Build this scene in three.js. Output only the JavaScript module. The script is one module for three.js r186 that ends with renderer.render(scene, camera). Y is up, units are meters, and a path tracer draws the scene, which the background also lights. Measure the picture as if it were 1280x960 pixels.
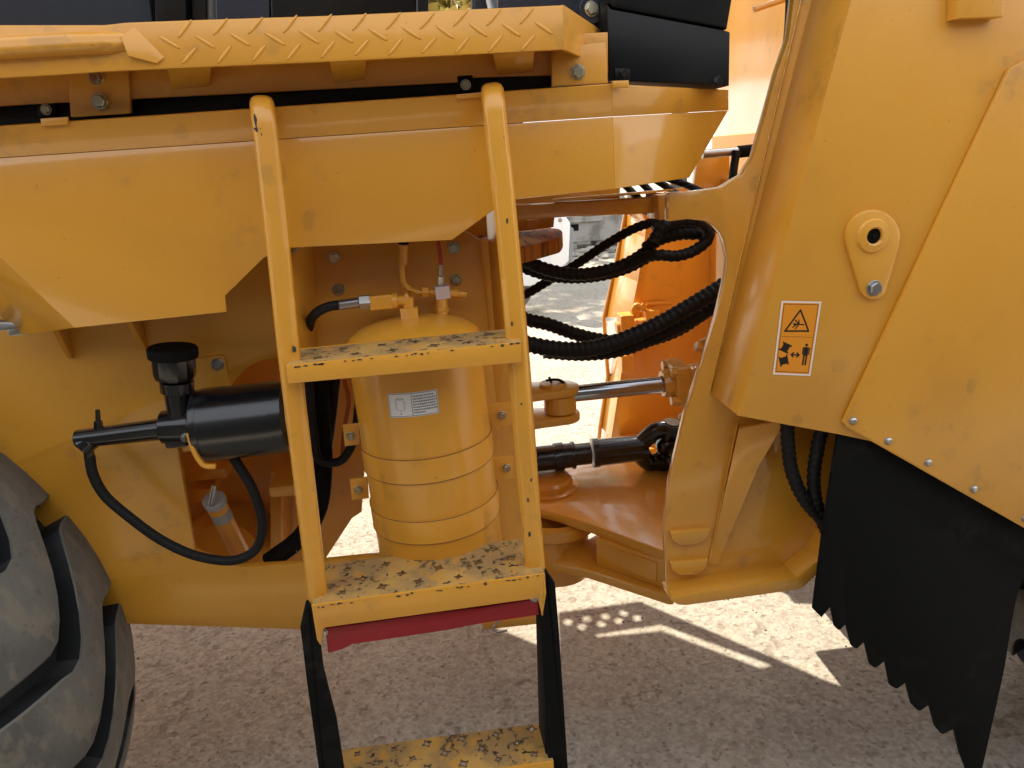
import * as THREE from 'three';
import { mergeGeometries, toCreasedNormals } from 'three/addons/utils/BufferGeometryUtils.js';
import { RoundedBoxGeometry } from 'three/addons/geometries/RoundedBoxGeometry.js';

// ---------------------------------------------------------------- camera, sky, sun, exposure
const scene = new THREE.Scene();
const camera = new THREE.PerspectiveCamera(54.6, 4 / 3, 0.05, 600);
camera.position.set(0, 1.92, 1.45);
camera.rotation.order = 'YXZ';
const D2R = Math.PI / 180;
camera.rotation.set(-17 * D2R, -5 * D2R, -3.7 * D2R);
camera.updateMatrixWorld(true);

const renderer = new THREE.WebGLRenderer({ antialias: true });
renderer.setSize(1024, 768);
renderer.toneMapping = THREE.LinearToneMapping;
renderer.toneMappingExposure = 4.2;
renderer.shadowMap.enabled = true;

const SUN = new THREE.Vector3(-0.5, 2.1, -1.27).normalize();
const sun = new THREE.DirectionalLight(new THREE.Color(1, 0.9, 0.74), 2.35);
sun.position.copy(SUN).multiplyScalar(30);
sun.castShadow = true;
sun.shadow.radius = 1;
sun.shadow.mapSize.set(4096, 4096);
Object.assign(sun.shadow.camera, { left: -12, right: 12, top: 12, bottom: -12, near: 1, far: 80 });
sun.shadow.camera.updateProjectionMatrix();
scene.add(sun, sun.target);

// seeded random and tileable noise
let seed = 20240611;
const rnd = () => { seed = (seed * 1664525 + 1013904223) >>> 0; return seed / 4294967296; };
const hash = (x, y, s) => { let h = (x * 374761393 + y * 668265263 + s * 974634599) | 0; h = Math.imul(h ^ (h >>> 13), 1274126177); return ((h ^ (h >>> 16)) >>> 0) / 4294967296; };
function vnoise(x, y, per, s) {
  const xi = Math.floor(x), yi = Math.floor(y), fx = x - xi, fy = y - yi;
  const m = (k) => ((k % per) + per) % per;
  const a = hash(m(xi), m(yi), s), b = hash(m(xi + 1), m(yi), s), c = hash(m(xi), m(yi + 1), s), d = hash(m(xi + 1), m(yi + 1), s);
  const u = fx * fx * (3 - 2 * fx), v = fy * fy * (3 - 2 * fy);
  return a + (b - a) * u + (c - a) * v + (a - b - c + d) * u * v;
}
function fbm(u, v, per, oct, s) { let t = 0, a = 0.5, n = 0; for (let k = 0; k < oct; k++) { t += a * vnoise(u * per, v * per, per, s + k); n += a; a *= 0.55; per *= 2; } return t / n; }
const sst = (a, b, x) => { const t = Math.min(1, Math.max(0, (x - a) / (b - a))); return t * t * (3 - 2 * t); };
const mixc = (a, b, t) => [a[0] + (b[0] - a[0]) * t, a[1] + (b[1] - a[1]) * t, a[2] + (b[2] - a[2]) * t];
function tex(n, fn, srgb, rep = 1) {                 // fn(u, v) -> [r, g, b] 0..255
  const d = new Uint8Array(n * n * 4);
  for (let j = 0; j < n; j++) for (let i = 0; i < n; i++) {
    const c = fn(i / n, j / n), k = (j * n + i) * 4;
    d[k] = Math.max(0, Math.min(255, c[0])); d[k + 1] = Math.max(0, Math.min(255, c[1])); d[k + 2] = Math.max(0, Math.min(255, c[2])); d[k + 3] = 255;
  }
  const t = new THREE.DataTexture(d, n, n);
  t.wrapS = t.wrapT = THREE.RepeatWrapping; t.magFilter = THREE.LinearFilter; t.minFilter = THREE.LinearMipmapLinearFilter; t.generateMipmaps = true;
  if (srgb) t.colorSpace = THREE.SRGBColorSpace;
  t.repeat.set(rep, rep); t.needsUpdate = true;
  return t;
}

// sky: hazy bright air with thin clouds, no sun disc
{
  const W = 512, H = 256, d = new Float32Array(W * H * 4);
  for (let j = 0; j < H; j++) for (let i = 0; i < W; i++) {
    const el = ((j + 0.5) / H - 0.5) * Math.PI, s = Math.max(0, Math.sin(el));
    const t = Math.pow(s, 0.55);
    let c = mixc([0.92, 0.9, 0.86], [0.5, 0.55, 0.63], t);
    const cl = sst(0.5, 0.72, fbm(i / W, j / H * 2, 6, 5, 77)) * 0.6 * sst(0.02, 0.3, s);
    c = mixc(c, [0.95, 0.94, 0.92], cl);
    const k = (j * W + i) * 4, g = 0.62;
    d[k] = c[0] * g; d[k + 1] = c[1] * g; d[k + 2] = c[2] * g; d[k + 3] = 1;
  }
  const t = new THREE.DataTexture(d, W, H, THREE.RGBAFormat, THREE.FloatType);
  t.mapping = THREE.EquirectangularReflectionMapping; t.magFilter = THREE.LinearFilter; t.needsUpdate = true;
  scene.background = t; scene.environment = t; scene.environmentIntensity = 1;
}

// ---------------------------------------------------------------- helpers
const V = (x, y, z) => new THREE.Vector3(x, y, z);
const ray = (x, y) => { const f = 480 / Math.tan(camera.fov * D2R / 2); return V((x - 640) / f, (480 - y) / f, -1).applyQuaternion(camera.quaternion); };
const P = (x, y, z) => { const d = ray(x, y); return d.multiplyScalar((z - camera.position.z) / d.z).add(camera.position); };   // point of the plane z
const Q = (x, y, h) => { const d = ray(x, y); return d.multiplyScalar((h - camera.position.y) / d.y).add(camera.position); };   // point of the level h
const onPlane = (x, y, o, n) => { const d = ray(x, y); return d.multiplyScalar(o.clone().sub(camera.position).dot(n) / d.dot(n)).add(camera.position); };   // point of any plane
const flat = (g) => { const n = g.index ? g.toNonIndexed() : g; for (const k of Object.keys(n.attributes)) if (!['position', 'normal', 'uv'].includes(k)) n.deleteAttribute(k); return n; };
const merge = (list) => mergeGeometries(list.map(flat));
function boxUV(g0) {                                   // uv in metres, by the side a face looks to
  const g = flat(g0), p = g.attributes.position, n = g.attributes.normal, uv = new Float32Array(p.count * 2);
  for (let f = 0; f < p.count; f += 3) {
    let ax = 0, ay = 0, az = 0;
    for (let k = 0; k < 3; k++) { ax += n.getX(f + k); ay += n.getY(f + k); az += n.getZ(f + k); }
    ax = Math.abs(ax); ay = Math.abs(ay); az = Math.abs(az);
    for (let k = 0; k < 3; k++) {
      const i = f + k, x = p.getX(i), y = p.getY(i), z = p.getZ(i);
      const [a, b] = az >= ax && az >= ay ? [x, y] : ax >= ay ? [z + 0.37, y] : [x + 0.21, z];
      uv[i * 2] = a; uv[i * 2 + 1] = b;
    }
  }
  g.setAttribute('uv', new THREE.BufferAttribute(uv, 2));
  return g;
}
const used = {};
function numbered(n) { used[n] = (used[n] ?? -1) + 1; return used[n] ? `${n}_${String(used[n]).padStart(3, '0')}` : n; }
function mesh(name, geo, mat, parent, label) {
  const m = new THREE.Mesh(Array.isArray(geo) ? boxUV(merge(geo)) : boxUV(geo), mat);
  m.name = numbered(name); m.castShadow = m.receiveShadow = true; if (label) m.userData.label = label;
  (parent || scene).add(m); return m;
}
function group(name, parent, label) { const g = new THREE.Group(); g.name = numbered(name); if (label) g.userData.label = label; (parent || scene).add(g); return g; }
function roundPts(pts) {                               // [x, y, r]: corner rounded by r (same unit)
  const out = [];
  pts.forEach((p, i) => {
    if (!p[2]) { out.push([p[0], p[1]]); return; }
    const a = pts[(i + pts.length - 1) % pts.length], b = pts[(i + 1) % pts.length];
    const cut = (q) => { const l = Math.hypot(q[0] - p[0], q[1] - p[1]), t = Math.min(p[2], l * 0.48) / l; return [p[0] + (q[0] - p[0]) * t, p[1] + (q[1] - p[1]) * t]; };
    const A = cut(a), B = cut(b);
    for (let k = 0; k <= 6; k++) { const t = k / 6, u = 1 - t; out.push([u * u * A[0] + 2 * u * t * p[0] + t * t * B[0], u * u * A[1] + 2 * u * t * p[1] + t * t * B[1]]); }
  });
  return out;
}
const shapeOf = (v2, holes = []) => { const s = new THREE.Shape(v2.map((p) => new THREE.Vector2(p[0], p[1]))); for (const h of holes) s.holes.push(new THREE.Path(h.map((p) => new THREE.Vector2(p[0], p[1])))); return s; };
function slab(v2, depth, bevel = 0.002, holes = []) {  // outline in metres; front face at z = 0, body behind it
  const b = Math.min(bevel, depth * 0.45), dd = depth - 2 * b;
  const g = new THREE.ExtrudeGeometry(shapeOf(v2, holes), { depth: dd, bevelEnabled: b > 0, bevelThickness: b, bevelSize: b, bevelOffset: -b, bevelSegments: 2, curveSegments: 8 });
  g.translate(0, 0, -(dd + b));
  return toCreasedNormals(flat(g), 0.55);
}
const toZ = (pts, z) => roundPts(pts).map(([x, y]) => { const p = P(x, y, z); return [p.x, p.y]; });
function plate(pts, z, depth, { bevel = 0.002, holes = [] } = {}) {   // upright plate with its outline on the plane z
  return slab(toZ(pts, z), depth, bevel, holes.map((h) => toZ(h, z))).translate(0, 0, z);
}
function floorPlate(v2, y, thick, bevel = 0.002, holes = []) {        // level plate, outline given as [x, z]; top at y
  const g = slab(v2.map(([x, z]) => [x, -z]), thick, bevel, holes.map((h) => h.map(([x, z]) => [x, -z])));
  return g.rotateX(-Math.PI / 2).translate(0, y, 0);
}
const qxz = (pts, y) => roundPts(pts).map(([x, py]) => { const p = Q(x, py, y); return [p.x, p.z]; });
function polyPlate(points, thick) {                     // thin plate through four (or more) points in order, thickness to the back of its winding
  const n = V(0, 0, 0).crossVectors(points[1].clone().sub(points[0]), points[2].clone().sub(points[0])).normalize();
  const u = points[1].clone().sub(points[0]).normalize(), v = V(0, 0, 0).crossVectors(n, u);
  const v2 = points.map((p) => { const d = p.clone().sub(points[0]); return [d.dot(u), d.dot(v)]; });
  return slab(v2, thick, Math.min(0.0015, thick * 0.3)).applyMatrix4(new THREE.Matrix4().makeBasis(u, v, n).setPosition(points[0]));
}
function cyl(a, b, r0, r1 = r0, seg = 28, bevel = 0.0015) {
  const d = b.clone().sub(a), h = d.length(), bv = Math.min(bevel, r0 * 0.3, r1 * 0.3, h * 0.3);
  const g = new THREE.LatheGeometry([[0.0001, 0], [r0 - bv, 0], [r0, bv], [r1, h - bv], [r1 - bv, h], [0.0001, h]].map((p) => new THREE.Vector2(...p)), seg);
  return along(toCreasedNormals(flat(g), 0.5), a, d);
}
const along = (g, a, d) => g.applyQuaternion(new THREE.Quaternion().setFromUnitVectors(V(0, 1, 0), d.clone().normalize())).translate(a.x, a.y, a.z);
const lathe = (pts, a, d, seg = 36, crease = 0.5) => along(toCreasedNormals(flat(new THREE.LatheGeometry(pts.map((p) => new THREE.Vector2(...p)), seg)), crease), a, d);
function box(cx, cy, cz, w, h, d, r = 0.003, rot) {
  const g = new RoundedBoxGeometry(w, h, d, 2, Math.min(r, w / 3, h / 3, d / 3));
  if (rot) g.applyMatrix4(new THREE.Matrix4().makeRotationFromEuler(new THREE.Euler(...rot)));
  return g.translate(cx, cy, cz);
}
function sweep(pts, rad, seg = 80, rs = 16, caps = true) {   // rad: number or (s in metres, angle, t) -> [radius] ; smooth tube
  const c = new THREE.CatmullRomCurve3(pts, false, 'centripetal'), L = c.getLength(), fr = c.computeFrenetFrames(seg, false);
  const pos = [], idx = [];
  for (let i = 0; i <= seg; i++) {
    const t = i / seg, p = c.getPointAt(t);
    for (let j = 0; j <= rs; j++) {
      const a = j / rs * 2 * Math.PI, r = typeof rad === 'number' ? rad : rad(t * L, a, t);
      const q = p.clone().addScaledVector(fr.normals[i], Math.cos(a) * r).addScaledVector(fr.binormals[i], Math.sin(a) * r);
      pos.push(q.x, q.y, q.z);
      if (i < seg && j < rs) { const k = i * (rs + 1) + j; idx.push(k, k + 1, k + rs + 1, k + 1, k + rs + 2, k + rs + 1); }
    }
  }
  if (caps) for (const [i, s] of [[0, 1], [seg, -1]]) {
    const p = c.getPointAt(i / seg), k0 = pos.length / 3; pos.push(p.x, p.y, p.z);
    for (let j = 0; j < rs; j++) { const k = i * (rs + 1) + j; s > 0 ? idx.push(k0, k + 1, k) : idx.push(k0, k, k + 1); }
  }
  const g = new THREE.BufferGeometry(); g.setAttribute('position', new THREE.Float32BufferAttribute(pos, 3));
  g.setAttribute('uv', new THREE.Float32BufferAttribute(new Float32Array(pos.length / 3 * 2), 2));
  g.setIndex(idx); g.computeVertexNormals();
  return toCreasedNormals(flat(g), 0.9);
}
const px = (list, z) => list.map(([x, y, zz]) => P(x, y, zz ?? z));

// ---------------------------------------------------------------- materials
const YEL = [218, 153, 47];
const paintTex = tex(1024, (u, v) => {
  const a = fbm(u, v, 3, 5, 11), b = fbm(u, v, 24, 4, 31), sc = fbm(u, v, 110, 2, 51);
  let c = mixc(YEL, [209, 145, 46], sst(0.4, 0.75, a));
  c = mixc(c, [150, 110, 58], 0.3 * sst(0.62, 0.8, b) * sst(0.45, 0.65, a));
  if (sc > 0.9 && b > 0.5) c = mixc(c, [128, 88, 40], 0.3);
  return c;
}, true);
const peel = tex(512, (u, v) => { const a = fbm(u, v, 60, 2, 5) * 150 + fbm(u, v, 6, 3, 6) * 105; return [a, a, a]; }, false);
const roughTex = tex(512, (u, v) => { const a = 120 + 110 * fbm(u, v, 7, 5, 8); return [a, a, a]; }, false);
const std = (o) => new THREE.MeshPhysicalMaterial(o);
const yellow = std({ map: paintTex, roughness: 0.62, roughnessMap: roughTex, bumpMap: peel, bumpScale: 0.0007, clearcoat: 0.55, clearcoatRoughness: 0.2 });
const yellowGloss = std({ map: paintTex, roughness: 0.5, roughnessMap: roughTex, bumpMap: peel, bumpScale: 0.0007, clearcoat: 1, clearcoatRoughness: 0.1 });
const yellowSatin = std({ map: paintTex, roughness: 0.55, roughnessMap: roughTex, bumpMap: peel, bumpScale: 0.0002, clearcoat: 0.5, clearcoatRoughness: 0.25 });
const flameCut = std({ map: tex(512, (u, v) => { const a = fbm(u, v * 0.12, 60, 3, 3); return mixc([196, 128, 52], [120, 74, 34], sst(0.4, 0.7, a)); }, true), roughness: 0.6, bumpMap: tex(256, (u, v) => { const a = 255 * fbm(u, v * 0.1, 50, 2, 3); return [a, a, a]; }, false), bumpScale: 0.002 });
const black = std({ color: new THREE.Color(0.006, 0.006, 0.007), roughness: 0.34, roughnessMap: roughTex, bumpMap: peel, bumpScale: 0.0006, clearcoat: 0.5, clearcoatRoughness: 0.2 });
const blackSatin = std({ map: tex(512, (u, v) => { const a = fbm(u, v, 5, 5, 21), b = fbm(u, v, 40, 2, 22); return mixc([10, 10, 12], [24, 23, 22], sst(0.45, 0.75, a) * 0.7 + (b > 0.8 ? 0.3 : 0)); }, true), roughness: 0.6, specularIntensity: 0.5, roughnessMap: roughTex });
const rubber = std({ map: tex(512, (u, v) => { const a = fbm(u, v, 4, 5, 41), b = fbm(u, v, 30, 3, 42); return mixc([12, 12, 11], [46, 42, 37], 0.75 * sst(0.5, 0.8, a) * sst(0.35, 0.6, b)); }, true), roughness: 0.85, specularIntensity: 0.35, bumpMap: peel, bumpScale: 0.001 });
const hoseMat = std({ color: new THREE.Color(0.008, 0.008, 0.008), roughness: 0.6, specularIntensity: 0.6, bumpMap: peel, bumpScale: 0.0015 });
const chrome = std({ color: new THREE.Color(0.4, 0.4, 0.42), metalness: 1, roughness: 0.16 });
const zinc = std({ color: new THREE.Color(0.5, 0.46, 0.33), metalness: 0.9, roughness: 0.38, roughnessMap: roughTex });
const steel = std({ color: new THREE.Color(0.42, 0.41, 0.4), metalness: 0.9, roughness: 0.45, roughnessMap: roughTex });
const red = std({ color: new THREE.Color(0.33, 0.012, 0.016), roughness: 0.55, roughnessMap: roughTex, bumpMap: peel, bumpScale: 0.001 });
const redHose = std({ color: new THREE.Color(0.38, 0.02, 0.02), roughness: 0.4 });
const navy = std({ color: new THREE.Color(0.018, 0.022, 0.036), roughness: 0.42, roughnessMap: roughTex, clearcoat: 0.4, clearcoatRoughness: 0.2 });
const glass = std({ color: new THREE.Color(0.03, 0.035, 0.045), roughness: 0.06, clearcoat: 0.3 });
const wornTread = std({ map: tex(1024, (u, v) => {
  const a = fbm(u, v, 8, 5, 61), b = fbm(u, v, 44, 4, 62), c2 = fbm(u, v, 16, 4, 63);
  let c = mixc([188, 146, 74], [158, 126, 76], sst(0.35, 0.62, a));
  c = mixc(c, [196, 140, 56], sst(0.58, 0.72, c2) * 0.7);
  c = mixc(c, [84, 66, 44], sst(0.58, 0.68, b) * 0.8 * sst(0.46, 0.62, a));
  c = mixc(c, [38, 32, 28], sst(0.74, 0.77, b));
  return c;
}, true, 2), roughness: 0.9, bumpMap: tex(512, (u, v) => { const a = 255 * fbm(u, v, 40, 4, 62); return [a, a, a]; }, false, 2), bumpScale: 0.002 });
const tyreDust = std({ map: tex(1024, (u, v) => {
  const a = fbm(u, v, 4, 6, 71), b = fbm(u, v * 0.5, 40, 4, 72), d = fbm(u, v, 90, 2, 73);
  let c = mixc([108, 105, 98], [88, 85, 80], sst(0.38, 0.68, a));
  c = mixc(c, [132, 122, 106], 0.5 * sst(0.55, 0.75, b));
  return mixc(c, [70, 66, 61], 0.25 * sst(0.7, 0.85, d));
}, true), roughness: 0.95, bumpMap: peel, bumpScale: 0.003 });
const tyreBlack = std({ map: tex(512, (u, v) => { const a = fbm(u, v, 6, 5, 81); return mixc([22, 24, 26], [52, 53, 54], sst(0.45, 0.8, a)); }, true), roughness: 0.75 });
const rimMat = std({ color: new THREE.Color(0.14, 0.08, 0.03), roughness: 0.85 });
const chipMat = std({ color: new THREE.Color(0.03, 0.032, 0.036), roughness: 0.8 });
const concrete = std({ map: tex(512, (u, v) => { const a = fbm(u, v, 5, 6, 91); return mixc([150, 146, 138], [112, 108, 102], sst(0.35, 0.7, a)); }, true), roughness: 0.95, bumpMap: peel, bumpScale: 0.003 });
const white = std({ color: new THREE.Color(0.72, 0.74, 0.76), roughness: 0.35, roughnessMap: roughTex, clearcoat: 0.5 });

// ---------------------------------------------------------------- the setting
{
  const pit = (u, v) => sst(0.7, 0.77, fbm(u, v, 60, 2, 103)) * sst(0.4, 0.55, fbm(u, v, 9, 2, 104));
  const bump = tex(2048, (u, v) => {
    const a = fbm(u, v, 70, 4, 101), b = fbm(u, v, 14, 3, 102);
    const h = 40 + 165 * a + 40 * b - 40 * pit(u, v);
    return [h, h, h];
  }, false, 1);
  const col = tex(2048, (u, v) => {
    const a = fbm(u, v, 4, 5, 111), b = fbm(u, v, 190, 2, 112), r = fbm(u, v, 9, 4, 115), f = fbm(u, v, 70, 4, 101), k = fbm(u, v, 110, 2, 117);
    let c = mixc([164, 158, 147], [153, 147, 136], sst(0.35, 0.7, a));
    c = mixc(c, [162, 150, 133], 0.4 * sst(0.5, 0.75, r));
    c = mixc(c, [184, 176, 163], 0.45 * sst(0.55, 0.8, b));
    c = mixc(c, [128, 118, 106], 0.38 * sst(0.47, 0.3, b));
    c = mixc(c, [126, 116, 104], 0.28 * sst(0.48, 0.3, f));
    c = mixc(c, [104, 95, 85], 0.5 * sst(0.72, 0.8, k));
    return mixc(c, [112, 103, 92], 0.4 * pit(u, v));
  }, true, 1);
  const m = std({ map: col, bumpMap: bump, bumpScale: 0.0095, roughness: 0.96, specularIntensity: 0.4 });
  const g = new THREE.PlaneGeometry(600, 600).rotateX(-Math.PI / 2), uv = g.attributes.uv;
  for (let i = 0; i < uv.count; i++) uv.setXY(i, uv.getX(i) * 600 / 2.3, uv.getY(i) * 600 / 2.3);
  const o = new THREE.Mesh(g, m); o.name = 'ground'; o.userData = { kind: 'structure', label: 'old pitted concrete yard, shaded near the machine and sunlit beyond' };
  o.receiveShadow = true; scene.add(o);
  // loose grit
  const gs = new THREE.IcosahedronGeometry(1, 0), im = new THREE.InstancedMesh(gs, std({ color: new THREE.Color(0.24, 0.2, 0.165), roughness: 0.95 }), 1500), M4 = new THREE.Matrix4(), C = new THREE.Color();
  for (let i = 0; i < 1500; i++) {
    const z = 0.6 - Math.pow(rnd(), 1.4) * 6, x = (rnd() - 0.45) * (3 - z * 0.9), s = 0.0015 + 0.005 * Math.pow(rnd(), 4);
    M4.compose(V(x, s * 0.3, z), new THREE.Quaternion().setFromEuler(new THREE.Euler(rnd() * 6, rnd() * 6, rnd() * 6)), V(s, s * (0.5 + 0.4 * rnd()), s * (0.7 + 0.6 * rnd())));
    im.setMatrixAt(i, M4); const k = 0.6 + rnd() * 0.9; im.setColorAt(i, C.setRGB(k, k * 0.97, k * 0.93));
  }
  im.name = 'gravel'; im.userData = { kind: 'stuff', label: 'loose grit scattered over the concrete yard', category: 'gravel' }; im.castShadow = im.receiveShadow = true; scene.add(im);
}

// ---------------------------------------------------------------- the wheel loader
const L = group('wheel_loader');
L.userData = { label: 'yellow articulated wheel loader seen at its centre joint with access ladder', category: 'wheel loader' };

// hexagon bolt with washer, looking along n
const boltGeo = {};
function bolt(p, r, parent, mat = zinc, n = V(0, 0, 1), name = 'bolt') {
  const w = cyl(V(0, 0, 0), V(0, r * 0.25, 0), r * 1.25, r * 1.25, 20, r * 0.05);
  const h = cyl(V(0, r * 0.2, 0), V(0, r * 0.95, 0), r, r, 6, r * 0.12);
  boltGeo[r] ||= boxUV(merge([w, h]));
  const m = new THREE.Mesh(boltGeo[r], mat); m.name = numbered(name); m.position.copy(p); m.castShadow = m.receiveShadow = true;
  m.quaternion.setFromUnitVectors(V(0, 1, 0), n.clone().normalize()).multiply(new THREE.Quaternion().setFromAxisAngle(V(0, 1, 0), rnd() * 1.05));
  parent.add(m); return m;
}

// --- rear frame: side plate with its openings
const FZ = -0.35;
const rf = group('rear_frame', L);
mesh('side_plate', plate([[-420, 300], [650, 300], [664, 470], [676, 640], [655, 735], [600, 768], [375, 787], [160, 780], [-420, 768]], FZ, 0.02,
  { holes: [[[222, 560], [243, 690, 8], [300, 709], [390, 703], [604, 681], [612, 560], [600, 455], [345, 447], [312, 455, 14], [288, 482], [288, 560]]] }), yellow, rf);
// little ribs below the tank panel
for (const [x0, x1, y0, y1] of [[70, 84, 408, 447], [163, 177, 400, 437]])
  mesh('rib', polyPlate([P(x0, y0, FZ + 0.07), P(x1 + 6, y1, FZ + 0.012), P(x1 + 10, y1 + 2, FZ - 0.005), P(x1 + 12, y0 - 5, FZ - 0.005)], 0.012).translate(0.0, 0, 0), yellow, rf);
// inner structure behind the opening
mesh('inner_plate', plate([[150, 380], [470, 380], [452, 640], [440, 648], [398, 712], [300, 760], [150, 740]], -0.8, 0.02), yellow, rf);
mesh('inner_plate', plate([[470, 380], [600, 330], [636, 470], [655, 640], [640, 712], [535, 712], [528, 640], [500, 560]], -0.82, 0.02), yellow, rf);
mesh('inner_rib', plate([[338, 590], [352, 590], [352, 700], [338, 700]], -0.62, 0.17), yellow, rf);
mesh('inner_rib', plate([[468, 560], [488, 560], [492, 676, 6], [480, 678, 6]], -0.6, 0.03), yellow, rf);
mesh('inner_shelf', [plate([[336, 610], [366, 607], [368, 620], [338, 622]], -0.5, 0.25), plate([[236, 590], [282, 586], [283, 598], [237, 602]], -0.5, 0.2), plate([[236, 612], [262, 612], [262, 628], [238, 628]], -0.5, 0.2)], yellow, rf);
mesh('inner_boss', lathe([[0.0001, 0.1], [0.11, 0.1], [0.14, 0.06], [0.16, 0], [0.165, -0.2]], P(292, 690, -0.75), V(0, 0.3, 1)), yellow, rf);
// filler tube with its dipstick cap
{
  const t = group('dipstick_tube', L, 'yellow filler tube with a grey T-handle cap behind the frame opening');
  const a = P(268, 626, -0.42), b = P(300, 690, -0.52), d = b.clone().sub(a);
  mesh('tube', [cyl(a, b, 0.026), cyl(a.clone().addScaledVector(d, 0.12), a.clone().addScaledVector(d, 0.3), 0.0268)], yellow, t);
  mesh('tube_tag', lathe([[0.0272, 0], [0.0272, 0.035]], a.clone().addScaledVector(d, 0.16), d, 24), std({ color: new THREE.Color(0.3, 0.3, 0.3), roughness: 0.6 }), t, 'torn silver tag on the tube');
  mesh('cap', cyl(a.clone().addScaledVector(d, -0.03), a.clone().addScaledVector(d, 0.05), 0.03, 0.03), std({ color: new THREE.Color(0.34, 0.35, 0.34), roughness: 0.5 }), t);
  mesh('cap_handle', cyl(P(263, 632, -0.39), P(268, 606, -0.395), 0.005), chrome, t);
}
// mounting plate of the brake booster
mesh('mount_plate', plate([[228, 450], [280, 444, 6], [288, 482], [290, 560], [228, 565]], FZ + 0.012, 0.012), yellow, rf);
bolt(P(272, 455, FZ + 0.013), 0.012, rf, steel);

// --- brake booster
{
  const b = group('brake_booster', L, 'black brake booster cylinder with reservoir cup and hose');
  const z = -0.24, a0 = P(247, 532, z), a1 = P(400, 516, z), ax = a1.clone().sub(a0).normalize(), R = 0.083;
  mesh('cylinder', [lathe([[0.0001, 0], [R - 0.008, 0], [R, 0.006], [R, 0.02], [R + 0.002, 0.022], [R + 0.002, 0.17], [R, 0.206], [R - 0.01, 0.215], [0.0001, 0.215]], a0, ax, 48)], black, b);
  mesh('flange', [cyl(P(203, 534, z), P(248, 532, z), 0.038, 0.042), box(P(222, 537, z).x, P(222, 537, z).y, z, 0.05, 0.07, 0.06, 0.006, [0, 0, 0.02])], black, b);
  mesh('push_tube', [cyl(P(96, 549, z), P(206, 536, z), 0.021, 0.025), cyl(P(104, 556, z), P(115, 549, z), 0.026, 0.022)], black, b);
  mesh('bleed_valve', [cyl(P(123, 538, z), P(122, 512, z), 0.006, 0.005), cyl(P(124, 541, z), P(122.5, 526, z), 0.011, 0.009, 6)], black, b);
  mesh('hose_nut', [cyl(P(110, 556, z), P(112, 572, z), 0.012, 0.011, 6), cyl(P(111, 568, z), P(113, 582, z), 0.009)], black, b);
  mesh('brake_hose', sweep(px([[112, 570], [116, 592], [130, 618], [160, 645], [205, 677], [250, 696], [295, 700], [320, 686], [328, 655], [316, 612], [292, 572]], z), 0.0118, 120), hoseMat, b);
  const cup = P(219, 476, z), up = P(216, 440, z).sub(cup), u = up.clone().normalize(), h = up.length();
  mesh('neck', [cyl(P(226, 522, z), P(221, 480, z), 0.028, 0.03), cyl(P(222, 490, z), P(221, 476, z), 0.036, 0.037)], black, b);
  mesh('reservoir_cup', lathe([[0.0001, 0], [0.028, 0], [0.042, 0.006], [0.046, 0.018], [0.047, h + 0.004], [0.0001, h + 0.004]], cup, u, 14, 0.3), black, b);
  mesh('reservoir_cap', lathe([[0.046, h - 0.012], [0.0525, h - 0.012], [0.0535, h - 0.006], [0.0535, h + 0.008], [0.05, h + 0.012], [0.012, h + 0.013], [0.008, h + 0.0165], [0.0001, h + 0.017]], cup, u, 40, 0.4), rubber, b);
  mesh('strap', sweep(px([[236, 541], [240, 556], [247, 572], [256, 582], [270, 583]], z + 0.075), (s, a) => 0.0055 / Math.max(Math.abs(Math.cos(a)), Math.abs(Math.sin(a)), 0.72), 30, 12), yellow, b, 'yellow strap end under the cylinder');
  bolt(P(232, 547, z + 0.06), 0.009, b, steel, V(-0.6, 0, 0.8));
}

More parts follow.
